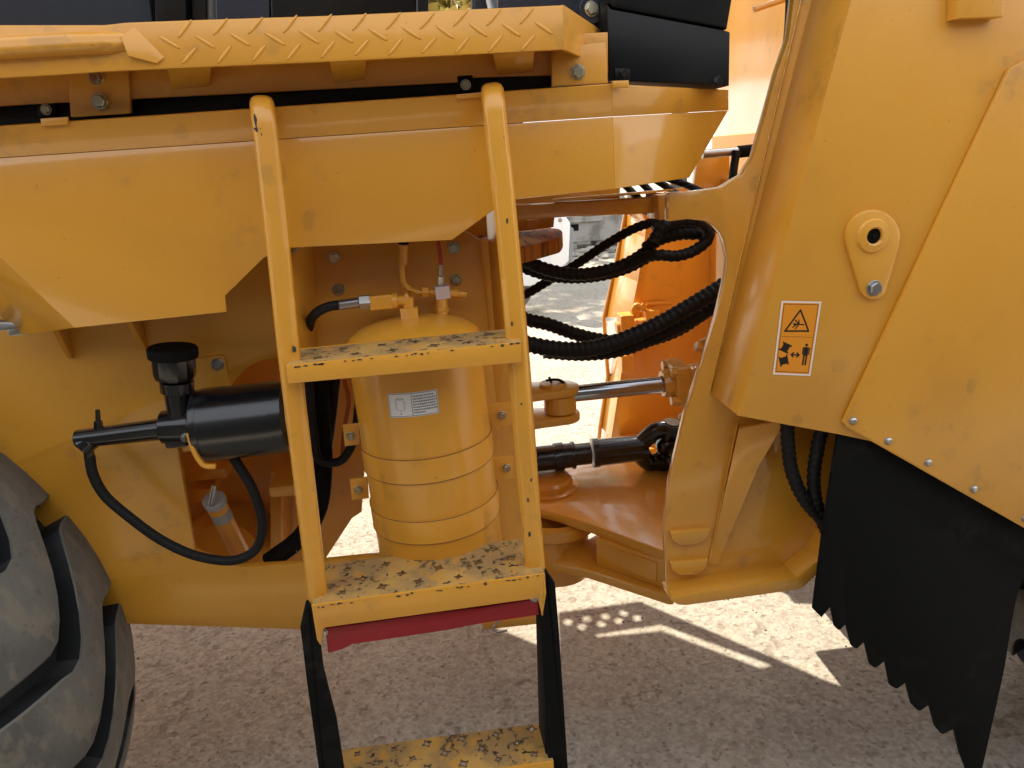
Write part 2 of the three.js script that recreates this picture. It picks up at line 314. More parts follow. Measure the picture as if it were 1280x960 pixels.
// --- air tank in its niche
const TK = group('air_tank', L, 'upright yellow compressed air tank behind the ladder');
const niche = group('tank_bracket', L);
mesh('back_plate', plate([[372, 312], [398, 296], [585, 290], [600, 300], [612, 420], [640, 690], [560, 684], [545, 480], [400, 470]], -0.335, 0.012), yellow, niche);
mesh('side_flange', polyPlate([P(366, 318, -0.2), P(372, 440, -0.2), P(398, 440, -0.34), P(392, 300, -0.34)], 0.01), yellow, niche);
mesh('side_flange', [polyPlate([P(640, 262, -0.16), P(607, 262, -0.335), P(612, 330, -0.335), P(618, 420, -0.335), P(646, 430, -0.2), P(634, 345, -0.2)], 0.01)], yellow, niche);
for (const [x, y] of [[417, 322], [423, 362], [567, 310], [570, 350]]) bolt(P(x, y, -0.334), 0.0115, niche, zinc);
{
  const z = -0.22, A = P(522.5, 465, z), B = P(546, 640, z), dn = B.clone().sub(A).normalize(), up = dn.clone().negate();
  const R = P(437, 470, z).distanceTo(P(608, 460, z)) / 2 * 0.965;
  const base = A.clone().addScaledVector(dn, 0.62), at = (y, k = 522.5 + (y - 465) * 0.134) => P(k, y, z).sub(base).dot(up);
  const front = (y) => { const o = camera.position.clone().sub(base), d = ray(522.5 + (y - 465) * 0.134, y).normalize(), d2 = d.clone().addScaledVector(up, -d.dot(up)), o2 = o.clone().addScaledVector(up, -o.dot(up)); const a = d2.dot(d2), b = d2.dot(o2), t = (-b - Math.sqrt(b * b - a * (o2.dot(o2) - R * R))) / a; return o.addScaledVector(d, t).dot(up); };
  const H = at(424);
  const dome = []; for (let k = 0; k <= 12; k++) { const t = k / 12 * Math.PI / 2; dome.push([Math.max(0.0001, R * Math.cos(t)), H + R * 0.34 * Math.sin(t)]); }
  mesh('shell', lathe([[0.0001, 0], [R * 0.8, 0.02], [R, 0.1], ...dome], base, up, 72, 0.7), yellowSatin, TK);
  for (const [y0, y1] of [[573, 603], [650, 678]])
    mesh('strap_band', lathe([[R, front(y1) - 0.0005], [R + 0.0035, front(y1)], [R + 0.0035, front(y0)], [R, front(y0) + 0.0005]], base, up, 72), yellowSatin, TK);
  for (const [y, k] of [[573, 0], [603, 0], [650, 0], [678, 0]]) mesh('weld_line', lathe([[R + 0.003, front(y) - 0.0012], [R + 0.0044, front(y)], [R + 0.003, front(y) + 0.0012]], base, up, 72), std({ color: new THREE.Color(0.16, 0.08, 0.02), roughness: 0.8 }), TK);
  // ears of the straps
  for (const [pts, bx, by] of [[[[608, 506], [640, 503], [641, 531], [611, 535]], 627, 519], [[[612, 573], [641, 571], [642, 598], [616, 601]], 633, 585], [[[428, 532], [448, 530], [449, 556], [431, 558]], 438, 545], [[[437, 600], [459, 597], [461, 623], [440, 626]], 448, 612]]) {
    mesh('strap_ear', plate(pts, -0.235, 0.01), yellow, TK); bolt(P(bx, by, -0.234), 0.0085, TK, zinc);
  }
  // printed plate on the shell
  const cv = document.createElement('canvas'); cv.width = 512; cv.height = 256; const c = cv.getContext('2d');
  c.fillStyle = '#d8d6d4'; c.fillRect(0, 0, 512, 256); c.strokeStyle = '#5d6070'; c.lineWidth = 6; c.strokeRect(10, 10, 492, 236);
  c.beginPath(); c.moveTo(246, 10); c.lineTo(246, 246); c.stroke(); c.lineWidth = 3;
  c.strokeRect(92, 62, 74, 120); c.beginPath(); c.ellipse(129, 62, 37, 10, 0, 0, 7); c.stroke(); c.beginPath(); c.moveTo(80, 80); c.lineTo(80, 170); c.moveTo(178, 80); c.lineTo(178, 170); c.moveTo(129, 182); c.lineTo(129, 226); c.stroke(); c.fillStyle = '#555'; c.fillRect(122, 214, 14, 12);
  c.fillStyle = '#6a6c7a'; for (let r = 0; r < 7; r++) for (let x = 258; x < 486 - (r === 6 ? 120 : r === 0 ? 30 : 0);) { const w = 8 + rnd() * 12; c.fillRect(x, 34 + r * 29, w, 13 + rnd() * 5); x += w + 4; }
  const lt = new THREE.CanvasTexture(cv); lt.colorSpace = THREE.SRGBColorSpace;
  const cor = [[484, 492], [546, 486], [549, 516], [488, 522]].map(([x, y]) => {   // hit the shell
    const o = camera.position.clone(), d = ray(x, y).normalize(), m = o.clone().sub(base); const d2 = d.clone().addScaledVector(up, -d.dot(up)), m2 = m.clone().addScaledVector(up, -m.dot(up));
    const a = d2.dot(d2), b = d2.dot(m2), cc = m2.dot(m2) - (R + 0.0008) ** 2, t = (-b - Math.sqrt(b * b - a * cc)) / a; return o.addScaledVector(d, t);
  });
  const g = new THREE.PlaneGeometry(1, 1, 12, 1), p = g.attributes.position, w = V(0, 0, 0), q = V(0, 0, 0);
  for (let i = 0; i < p.count; i++) {
    const s = p.getX(i) + 0.5, t = 0.5 - p.getY(i); w.lerpVectors(cor[0], cor[1], s); q.lerpVectors(cor[3], cor[2], s); w.lerp(q, t);
    const h = w.clone().sub(base).dot(up), ctr = base.clone().addScaledVector(up, h), r = w.clone().sub(ctr).setLength(R + 0.0008); p.setXYZ(i, ctr.x + r.x, ctr.y + r.y, ctr.z + r.z);
  }
  g.computeVertexNormals();
  const lb = new THREE.Mesh(g, std({ map: lt, roughness: 0.45 })); lb.name = 'instruction_label'; lb.userData.label = 'white printed label with a tank drawing'; lb.receiveShadow = true; TK.add(lb);

  // fittings on the dome
  const zf = -0.22, f = (x, y, zz = zf) => P(x, y, zz);
  mesh('elbow_fitting', [cyl(f(513, 404), f(511, 384), 0.0225, 0.0225, 6), cyl(f(511, 390), f(510, 371), 0.0125), cyl(f(510, 375), f(494, 376), 0.0125), cyl(f(497, 376), f(490, 376.5), 0.018, 0.018, 24), box(f(477, 377).x, f(477, 377).y, zf, 0.052, 0.033, 0.03, 0.004, [0, 0, 0.02]), cyl(f(512, 371), f(508, 373), 0.0135)], yellow, TK);
  mesh('hose_nut', cyl(f(464, 377), f(449, 378), 0.0165, 0.0165, 6), steel, TK);
  mesh('hose_ferrule', cyl(f(449, 378), f(423, 381.5), 0.0115), steel, TK);
  mesh('supply_hose', sweep([f(426, 381), f(412, 383, -0.215), f(400, 388, -0.22), f(390, 397, -0.25), f(386, 410, -0.3)], 0.0108, 40), hoseMat, TK);
  mesh('pipe_elbow', [sweep([f(504, 318, -0.27), f(502.5, 340, -0.27), f(506, 356, -0.27), f(518, 364, -0.268), f(546, 365.5, -0.265)], 0.0065, 40), cyl(f(504, 305, -0.27), f(503.5, 331, -0.27), 0.0105), cyl(f(527, 364.5, -0.266), f(536, 365, -0.266), 0.0125, 0.0125, 6), cyl(f(536, 365, -0.266), f(546, 365.5, -0.266), 0.0085)], yellow, TK);
  mesh('pipe_collar', cyl(f(504.4, 296, -0.27), f(504.2, 306, -0.27), 0.0118), rubber, TK);
  { const c0 = f(552.5, 365, -0.266); mesh('valve_block', box(c0.x, c0.y, c0.z, 0.034, 0.03, 0.03, 0.002, [0, 0.12, 0.03]), std({ color: new THREE.Color(0.62, 0.5, 0.47), roughness: 0.6, bumpMap: peel, bumpScale: 0.001 }), TK, 'pale square valve block'); }
  mesh('valve_stub', [cyl(f(552, 371, -0.266), f(553, 404, -0.255), 0.0135), cyl(f(552.5, 384, -0.262), f(552.7, 390, -0.26), 0.0165, 0.0165, 6), cyl(f(562, 366, -0.266), f(572, 367, -0.266), 0.011), cyl(f(571, 367, -0.266), f(584, 368, -0.266), 0.008)], yellow, TK);
  mesh('gauge_fitting', [cyl(f(551, 357, -0.266), f(551, 345, -0.266), 0.0062, 0.0062, 6), cyl(f(551, 345, -0.266), f(551, 329, -0.266), 0.0042)], steel, TK);
  mesh('gauge_hose', sweep([f(551, 331, -0.266), f(550, 316, -0.268), f(547, 302, -0.27), f(544, 288, -0.275)], 0.0048, 30), redHose, TK, 'thin red hose');
}

// dark hoses behind the left rail
{
  const h = group('hose_bundle', L, 'dark hoses hanging behind the left ladder rail');
  mesh('hose', sweep(px([[398, 470], [402, 540], [404, 580], [396, 640], [372, 675], [336, 702]], -0.5), 0.026, 60), rubber, h);
  mesh('hose', sweep(px([[386, 470], [392, 540], [400, 575], [424, 577], [438, 560], [446, 530], [450, 490]], -0.45), 0.012, 50), hoseMat, h);
  mesh('hose', sweep(px([[418, 470], [410, 540], [400, 600]], -0.55), 0.018, 40), hoseMat, h);
  mesh('cable', sweep(px([[430, 475], [436, 500], [430, 540], [428, 575]], -0.5), 0.006, 40), std({ color: new THREE.Color(0.4, 0.09, 0.01), roughness: 0.5 }), h, 'orange cable');
}

// --- side panel under the deck (bent sheet)
const PZ = -0.1;
const pan = group('side_panel', L, 'folded yellow side panel under the deck');
{
  const fd = P(766, 146, PZ).sub(P(-420, 225.7, PZ)).normalize(), sn = fd.clone().cross(V(0, 1, 0.42).normalize()).normalize();   // the strip leans out at its top
  mesh('sheet', plate([[-95, 203.9], [766, 146], [769, 236], [645, 249], [618, 262], [565, 300], [360, 310], [330, 322], [281, 370], [283, 390], [93, 410], [-95, 232]], PZ, 0.006), yellowGloss, pan);
  mesh('top_strip', polyPlate([P(-420, 225.7, PZ), P(766, 146, PZ), onPlane(765, 105.5, P(766, 146, PZ), sn), onPlane(-420, 186.8, P(766, 146, PZ), sn)], 0.006), yellowGloss, pan);
  const b0 = P(766, 146, PZ), en = V(0.2, 0, 0.319).normalize();
  mesh('end_sheet', polyPlate([b0, P(769, 236, PZ), onPlane(862, 222, b0, en), onPlane(911, 138, b0, en)], 0.006), yellowGloss, pan);
  mesh('end_strip', polyPlate([onPlane(765, 105.5, b0, sn), b0, onPlane(911, 138, b0, en), onPlane(905, 111, b0, en)], 0.006), yellowGloss, pan);
  mesh('backing', [box(-1.5, 1.95, -0.36, 3.4, 0.15, 0.4, 0.01)], blackSatin, pan);
  mesh('bottom_flange', polyPlate([P(769, 236, PZ - 0.006), P(645, 249, PZ - 0.006), P(645, 249, PZ - 0.006).add(V(0, 0.012, -0.12)), P(769, 236, PZ - 0.006).add(V(0, 0.012, -0.12))], 0.005), yellowGloss, pan);
  mesh('bevel_sheet', polyPlate([P(93, 410, PZ - 0.002), P(-120, 208, PZ - 0.002), P(-120, 300, PZ - 0.16), P(0, 368, PZ - 0.16), P(50, 405, PZ - 0.16)], 0.005), yellowGloss, pan);
  for (const pts of [[[50, 148], [84, 146], [85, 156], [51, 158]], [[570, 118], [612, 114], [612, 121], [571, 124]], [[765, 101], [786, 100], [787, 109], [766, 110]]]) mesh('tab', plate(pts, PZ + 0.03, 0.008), yellow, pan);
}
// latch peeping out at the far left
mesh('latch', [plate([[-20, 402], [20, 403], [47, 407, 3], [20, 412], [-20, 416]], -0.22, 0.03), plate([[8, 410], [36, 409], [36, 419], [10, 420]], -0.24, 0.03)], steel, L, 'grey latch plate with a yellow pad at the panel end');

// --- deck: chequer lip, web, brackets
const deck = group('deck_platform', L, 'yellow deck edge of chequer plate with a bevelled end');
{
  const z = 0.03;
  mesh('lip', plate([[-420, 40], [0, 31], [130, 31], [156, 28], [236, 25], [420, 19], [705, 6], [706, 62], [420, 77], [280, 83], [125, 90], [86, 93], [0, 98], [-420, 118]], z, 0.008, { bevel: 0.003 }), yellow, deck);
  const a = P(705, 6, z), b = P(706, 62, z), c = Q(760, 43, a.y), d = P(760, 86, c.z);
  mesh('end_lip', polyPlate([b, d, c, a], 0.008), yellow, deck, 'bevelled end plate with flame-cut streaks');
  mesh('deck_sheet', floorPlate([[-2.4, z - 0.004], [a.x - 0.003, z - 0.004], [c.x - 0.003, c.z], [c.x - 0.003, -0.62], [-2.4, -0.62]], a.y - 0.004, 0.006), yellow, deck);
  // raised chequer bars, one row up, one row down
  const bar = boxUV(new THREE.SphereGeometry(1, 10, 6).scale(0.0195, 0.003, 0.0011)), A = P(0, 60, z), Bp = P(705, 34, z);
  for (let i = -3; i < 30; i++) for (let r = -1; r <= 1; r++) {
    const x = -0.62 + i * 0.058 + (r === 0 ? 0.029 : 0), up = (i + r) % 2 ? 1 : -1; if (x > a.x - 0.03 || (x < -0.44 && r > -2)) continue;
    const y = A.y + (Bp.y - A.y) * (x - A.x) / (Bp.x - A.x) + r * 0.0205 - 0.001 + (rnd() - 0.5) * 0.003;
    const m = new THREE.Mesh(bar, yellow); m.name = numbered('tread_bar'); m.position.set(x, y, z + 0.0004); m.rotation.z = (r === 0 ? -0.62 : 0.75) + (rnd() - 0.5) * 0.06; m.castShadow = m.receiveShadow = true; deck.add(m);
  }
  // welded rail foot, flattened at its end
  mesh('rail_foot', sweep(px([[-420, 74, z + 0.004], [-60, 64, z + 0.006], [40, 58, z + 0.006], [120, 54, z + 0.002], [160, 54, z - 0.014]], z), (s, a, t) => 0.02 * (0.86 + 0.14 * Math.abs(Math.cos(a))), 60, 18), yellow, deck, 'bent tube welded along the deck edge');
  mesh('weld_patch', polyPlate([P(196, 79, z + 0.006), P(206, 72, z + 0.001), P(168, 33, z + 0.001), P(150, 44, z + 0.014), P(160, 70, z + 0.012)], 0.006), yellow, deck);
  // web and brackets below
  mesh('web', plate([[-420, 100], [760, 40], [760, 92], [592, 97], [590, 94], [572, 95], [572, 103], [300, 117], [165, 124], [46, 130], [0, 133], [-420, 154]], -0.12, 0.01), yellow, deck);
  mesh('bracket', plate([[84, 88], [160, 84], [163, 142, 3], [88, 147, 3]], -0.107, 0.012), yellow, deck);
  mesh('bracket', plate([[690, 60], [758, 52], [760, 104], [690, 108]], -0.085, 0.012), yellow, deck);
  bolt(P(120, 97, -0.1), 0.0105, deck); bolt(P(125, 127, -0.1), 0.012, deck); bolt(P(722, 90, -0.084), 0.0115, deck);
  for (const [x0, x1, y0] of [[215, 262, 88], [418, 456, 80], [622, 666, 70]])
    mesh('gusset', polyPlate([P(x0, y0 + 24, -0.118), P(x1, y0 + 20, -0.118), P(x1 + 2, y0 - 6, -0.03), P(x0 - 6, y0 - 2, -0.03)], 0.008), yellow, deck);
  const bb = group('deck_beam', L, 'black beam behind the deck edge');
  mesh('beam', plate([[-420, 140], [0, 128], [690, 84], [760, 78], [760, 112], [690, 116], [0, 168], [-420, 195]], -0.136, 0.06), blackSatin, bb);
  for (const [x, y] of [[58, 137], [582, 106]]) { mesh('clip_plate', plate([[x - 12, y - 9], [x + 11, y - 10], [x + 11, y + 9], [x - 12, y + 10]], -0.128, 0.008), blackSatin, bb); bolt(P(x, y, -0.127), 0.0082, bb, zinc); }
}

// --- cab base: what shows above the deck
const cab = group('cab', L, 'dark cab base above the deck');
{
  mesh('battery_cover', plate([[-420, -260], [150, -260], [192, 40], [-420, 80]], -0.42, 0.5), glass, cab, 'dark glossy panel left of the cab door');
  mesh('door_post', [plate([[192, -260], [225, -260], [233, 40], [194, 40]], -0.4, 0.1), plate([[236, -260], [252, -260], [258, 40], [240, 40]], -0.42, 0.1)], blackSatin, cab);
  mesh('door_panel', plate([[266, -260], [332, -260], [337, 40], [270, 40]], -0.42, 0.05), navy, cab);
  mesh('door_panel', plate([[336, -260], [520, -260], [520, 40], [340, 40]], -0.42, 0.05), blackSatin, cab);
  mesh('door_post', plate([[521, -260], [533, -260], [536, 40], [521, 40]], -0.41, 0.08), black, cab);
  mesh('door_post', plate([[590, -260], [606, -260], [612, 40], [592, 40]], -0.42, 0.1), navy, cab);
  mesh('strut', cyl(P(604, -30, -0.4), P(618, 30, -0.4), 0.007), white, cab, 'thin white strut');
  mesh('mount_arm', [plate([[624, -260], [760, -260], [762, 110], [700, 60], [624, 30]], -0.3, 0.06), cyl(P(740, 12, -0.3), P(740, 12, -0.285), 0.028)], navy, cab);
  bolt(P(740, 11, -0.285), 0.013, cab, zinc);
  const cz = -0.2;
  mesh('corner_cover', plate([[759, 5], [764, 11], [908, 38], [913, 40], [912, 107], [761, 101]], cz, 0.5, { bevel: 0.004 }), blackSatin, cab);
  mesh('corner_cover', plate([[759, -260], [960, -260], [909, 36], [906, 35], [766, 9], [760, 3]], cz + 0.004, 0.5, { bevel: 0.004 }), blackSatin, cab);
  bolt(P(779, 92, cz + 0.001), 0.0085, cab, black); bolt(P(897, 102, cz + 0.001), 0.0085, cab, black);
  mesh('cover_tab', [plate([[768, 85], [788, 86], [788, 102], [768, 101]], cz + 0.003, 0.006)], blackSatin, cab);
  // body and roof out of the picture above: they shade the near side
  mesh('roof', box(-0.25, 3.75, -1.42, 2.2, 0.14, 2.36, 0.04), yellow, cab);
  mesh('cab_floor', box(-0.48, 2.2, -1.32, 1.7, 0.04, 1.4, 0.005), navy, cab);
  mesh('rear_wall', box(-1.3, 2.95, -1.2, 0.06, 1.55, 1.7, 0.01), navy, cab);
  mesh('side_wall', box(-0.66, 2.9, -2.0, 1.36, 1.65, 0.05, 0.01), navy, cab);
  mesh('side_wall', box(0.32, 2.9, -2.0, 0.1, 1.65, 0.05, 0.01), navy, cab);
}

// --- far side of the deck: pierced step strip whose shadow lies on the ground
const toLevel = (x, y, h) => { const g = Q(x, y, 0); return [g.x + SUN.x / SUN.y * h, g.z + SUN.z / SUN.y * h]; };   // what shades that spot of the ground, at height h
{
  const h = 2.1, o = group('far_deck', L);
  const m = (list) => list.map(([x, y]) => toLevel(x, y, h));
  const outer = m([[698, 766], [800, 752], [985, 830], [1030, 850], [1180, 900], [1100, 1010], [760, 1010], [700, 850]]);
  const holes = [];
  for (const [x, y] of [[710, 778], [734, 774], [757, 771], [780, 767], [728, 784], [752, 780.5], [774, 776.5], [797, 773]]) { const a = toLevel(x, y, h); const c = []; for (let k = 0; k < 10; k++) { const t = k / 10 * 2 * Math.PI; c.push([a[0] + Math.cos(t) * 0.018, a[1] + Math.sin(t) * 0.022]); } holes.push(c); }
  holes.push(m([[743, 794], [828, 781], [834, 784], [965, 832], [952, 836], [828, 789], [748, 796.5]]));
  mesh('step_strip', floorPlate(outer, h, 0.006, 0, holes), yellow, o);
  mesh('deck_sheet', floorPlate(m([[601, 776], [690, 812], [760, 850], [760, 1400], [-1200, 1400], [-900, 740], [560, 772]]), h + 0.02, 0.006, 0), yellow, o);
  const eh = group('engine_hood', L, 'yellow engine hood behind the cab');
  mesh('hood_body', box(-3.1, 2.0, -1.25, 3.4, 1.7, 1.5, 0.06), yellow, eh);
}

// --- access ladder
const lad = group('access_ladder', L, 'yellow access ladder with worn pierced steps and a rubber-hung lower step');
{
  const oval = (s, a) => 0.0215 * Math.pow(Math.pow(Math.abs(Math.cos(a)), 3.2) + Math.pow(Math.abs(Math.sin(a)), 3.2), -1 / 3.2);
  mesh('rail', sweep([P(330, 150, -0.1), P(329, 139, -0.06), P(328, 135, -0.025), P(329, 145, -0.004), P(333, 175, 0), P(346, 290, 0), P(361, 440, 0), P(378, 580, 0), P(398, 752, 0)], oval, 150, 24), yellow, lad);
  mesh('rail', sweep([P(617, 135, -0.1), P(616, 123, -0.06), P(616, 119, -0.025), P(617, 129, -0.004), P(619, 150, 0), P(631, 260, 0), P(645, 420, 0), P(656, 560, 0), P(670, 718, 0)], oval, 150, 24), yellow, lad);
  const star = (x, z, r) => { const p = [], a0 = rnd() * 6; for (let k = 0; k < 8; k++) { const a = a0 + k / 8 * 2 * Math.PI, q = k % 2 ? r * 0.45 : r; p.push([x + Math.cos(a) * q, z + Math.sin(a) * q]); } return p; };
  const burr = (p) => { const out = []; p.forEach((a, i) => { const b = p[(i + 1) % p.length]; out.push([a, b]); }); return out; };
  function step(name, l, r, lb, rb, z0, z1, thick, rows, label) {       // l, r: front top corners in the picture
    const A = P(...l, z0), B = P(...r, z0), u = B.clone().sub(A), W = u.length(), D = z0 - z1; u.normalize();
    const n = V(0, 1, 0).addScaledVector(u, -u.y).normalize(), w = V(0, 0, 0).crossVectors(u, n).negate();     // w goes to the back
    const M = new THREE.Matrix4().makeBasis(u, w, V(0, 0, 0).crossVectors(u, w)).setPosition(A);
    const holes = [], rim = [];
    for (let k = 0; k < rows.length; k++) for (let i = 0; i < rows[k][1]; i++) {
      const x = W * ((i + rows[k][2]) / rows[k][1]) + (rnd() - 0.5) * 0.004, y = D * rows[k][0]; if (x < 0.03 || x > W - 0.03) continue;
      const s = star(x + (rnd() - 0.5) * 0.008, y + (rnd() - 0.5) * 0.005, 0.0095 + rnd() * 0.0045); holes.push(s);
      for (const [a, b] of burr(s)) { const t = new THREE.CylinderGeometry(0.0011, 0.0011, Math.hypot(a[0] - b[0], a[1] - b[1]), 5); t.applyQuaternion(new THREE.Quaternion().setFromUnitVectors(V(0, 1, 0), V(b[0] - a[0], b[1] - a[1], 0).normalize())); t.translate((a[0] + b[0]) / 2, (a[1] + b[1]) / 2, 0.0004); rim.push(t); }
    }
    const st = group(name, lad, label);
    const G = [slab([[0, 0.003], [W, 0.003], [W, D], [0, D]], thick, 0.0012, holes)];
    mesh('punched_rim', merge(rim).applyMatrix4(M), rimMat, lad).userData.kind = 'stuff';
    mesh('tread', merge(G).applyMatrix4(M), wornTread, lad);
    lad.remove(st);
    return { A, B, u, n, w, W, D, M };
  }
  const s1 = step('step', [357, 457], [652, 427], 0, 0, 0.05, -0.075, 0.005, [[0.3, 6, 0.7], [0.72, 6, 0.3]]);
  mesh('step_front', [plate([[357, 457], [652, 427], [652, 453], [360, 480]], 0.0515, 0.006, { bevel: 0.0022 }), plate([[372, 436], [632, 412], [633, 424], [373, 448]], -0.074, 0.005)], yellow, lad);
  const s2 = step('step', [389, 757], [681, 717], 0, 0, 0.05, -0.115, 0.005, [[0.22, 6, 0.75], [0.5, 6, 0.25], [0.8, 6, 0.75]]);
  mesh('step_front', [plate([[389, 757], [681, 717], [683, 742], [678, 772, 4], [672, 748], [405, 785], [401, 808, 3], [396, 800]], 0.0515, 0.006, { bevel: 0.0022 })], yellow, lad);
  for (const k of [0, 1]) mesh('step_side', polyPlate([[s2.A, s2.B][k].clone().addScaledVector(s2.w, 0.002), [s2.A, s2.B][k].clone().addScaledVector(s2.w, s2.D), [s2.A, s2.B][k].clone().addScaledVector(s2.w, s2.D).add(V(0, -0.045, 0)), [s2.A, s2.B][k].clone().addScaledVector(s2.w, 0.002).add(V(0, -0.045, 0))], 0.005).translate(k ? -0.004 : 0.004, -0.004, 0), yellow, lad);
  // red bar under the second step
  mesh('cross_bar', plate([[406, 786], [560, 764], [600, 760], [672, 748], [674, 769], [600, 780, 4], [560, 788], [440, 806], [428, 812], [410, 817]], 0.02, 0.02, { bevel: 0.003 }), red, lad, 'dark red cross bar');
  bolt(P(404, 790, 0.03), 0.008, lad, steel); bolt(P(668, 747, 0.03), 0.008, lad, steel);
  // rubber straps and the hanging step
  const th = 0.03;
  mesh('rubber_strap', polyPlate([P(381, 752, 0.0), P(377, 790, 0.0), P(400, 975, 0.0), P(412, 1010, 0.0), P(412, 1010, 0.0).add(V(0, 0, -0.09)), P(400, 975, 0).add(V(0, 0, -0.09)), P(381, 752, 0).add(V(0, 0, -0.09))].filter((_, i) => i !== 1).map((p) => p.add(V(0.012, 0, 0.03))), 0.012), rubber, lad);
  mesh('strap_edge', plate([[382, 752, 4], [375, 784], [383, 850], [402, 990], [434, 990], [420, 900], [404, 838], [398, 790], [394, 762]], 0.028, 0.014, { bevel: 0.003 }), rubber, lad);
  mesh('strap_edge', plate([[682, 712, 4], [694, 730], [699, 790], [712, 990], [688, 990], [679, 850], [676, 778], [682, 742]], 0.028, 0.014, { bevel: 0.003 }), rubber, lad);
  mesh('rubber_strap', polyPlate([P(682, 742, 0.014), P(690, 990, 0.014), P(690, 990, 0.014).add(V(-0.004, 0, -0.1)), P(682, 742, 0.014).add(V(-0.004, 0, -0.07))], 0.012), rubber, lad);
  step('step', [418, 990], [692, 952], 0, 0, 0.04, -0.09, 0.005, [[0.25, 6, 0.5], [0.55, 6, 0.05], [0.85, 6, 0.5]]);
  mesh('step_front', plate([[418, 990], [692, 952], [694, 985], [420, 1022]], 0.042, 0.006), yellow, lad);
}

// chips and scrapes in the paint of the ladder
{
  const chip = (x, y, z, w, h) => { const c = P(x, y, z), p = []; for (let k = 0; k < 9; k++) { const a = k / 9 * 2 * Math.PI, q = 0.55 + rnd() * 0.6; p.push([c.x + Math.cos(a) * w * q / 1400, c.y + Math.sin(a) * h * q / 1400]); } return slab(p, 0.0008, 0).translate(0, 0, z); };
  const rz = 0.0221, list = [];
  for (const [x, y, w, h] of [[319, 150, 4, 16], [322, 161, 9, 7], [325, 168, 5, 6], [368, 436, 7, 10], [371, 578, 5, 5], [629, 172, 4, 5], [634, 276, 4, 8], [640, 405, 3, 9], [652, 505, 3, 4], [660, 625, 3, 10], [662, 668, 4, 9], [371, 690, 3, 8], [349, 392, 5, 7], [664, 600, 3, 6]]) list.push(chip(x, y, rz, w, h));
  for (let k = 0; k < 26; k++) { const t = rnd(); list.push(chip(360 + t * 290, 458.5 - t * 29.8 + rnd() * 1.5, 0.0522, 3 + rnd() * 6, 1.5 + rnd() * 2)); }
  for (let k = 0; k < 22; k++) { const t = rnd(); list.push(chip(393 + t * 286, 758.5 - t * 39.6 + rnd() * 2, 0.0522, 3 + rnd() * 7, 1.5 + rnd() * 2.4)); }
  const m = mesh('paint_chips', list, chipMat, lad); m.userData.kind = 'stuff'; m.userData.label = 'dark chips where the paint is worn off';
}
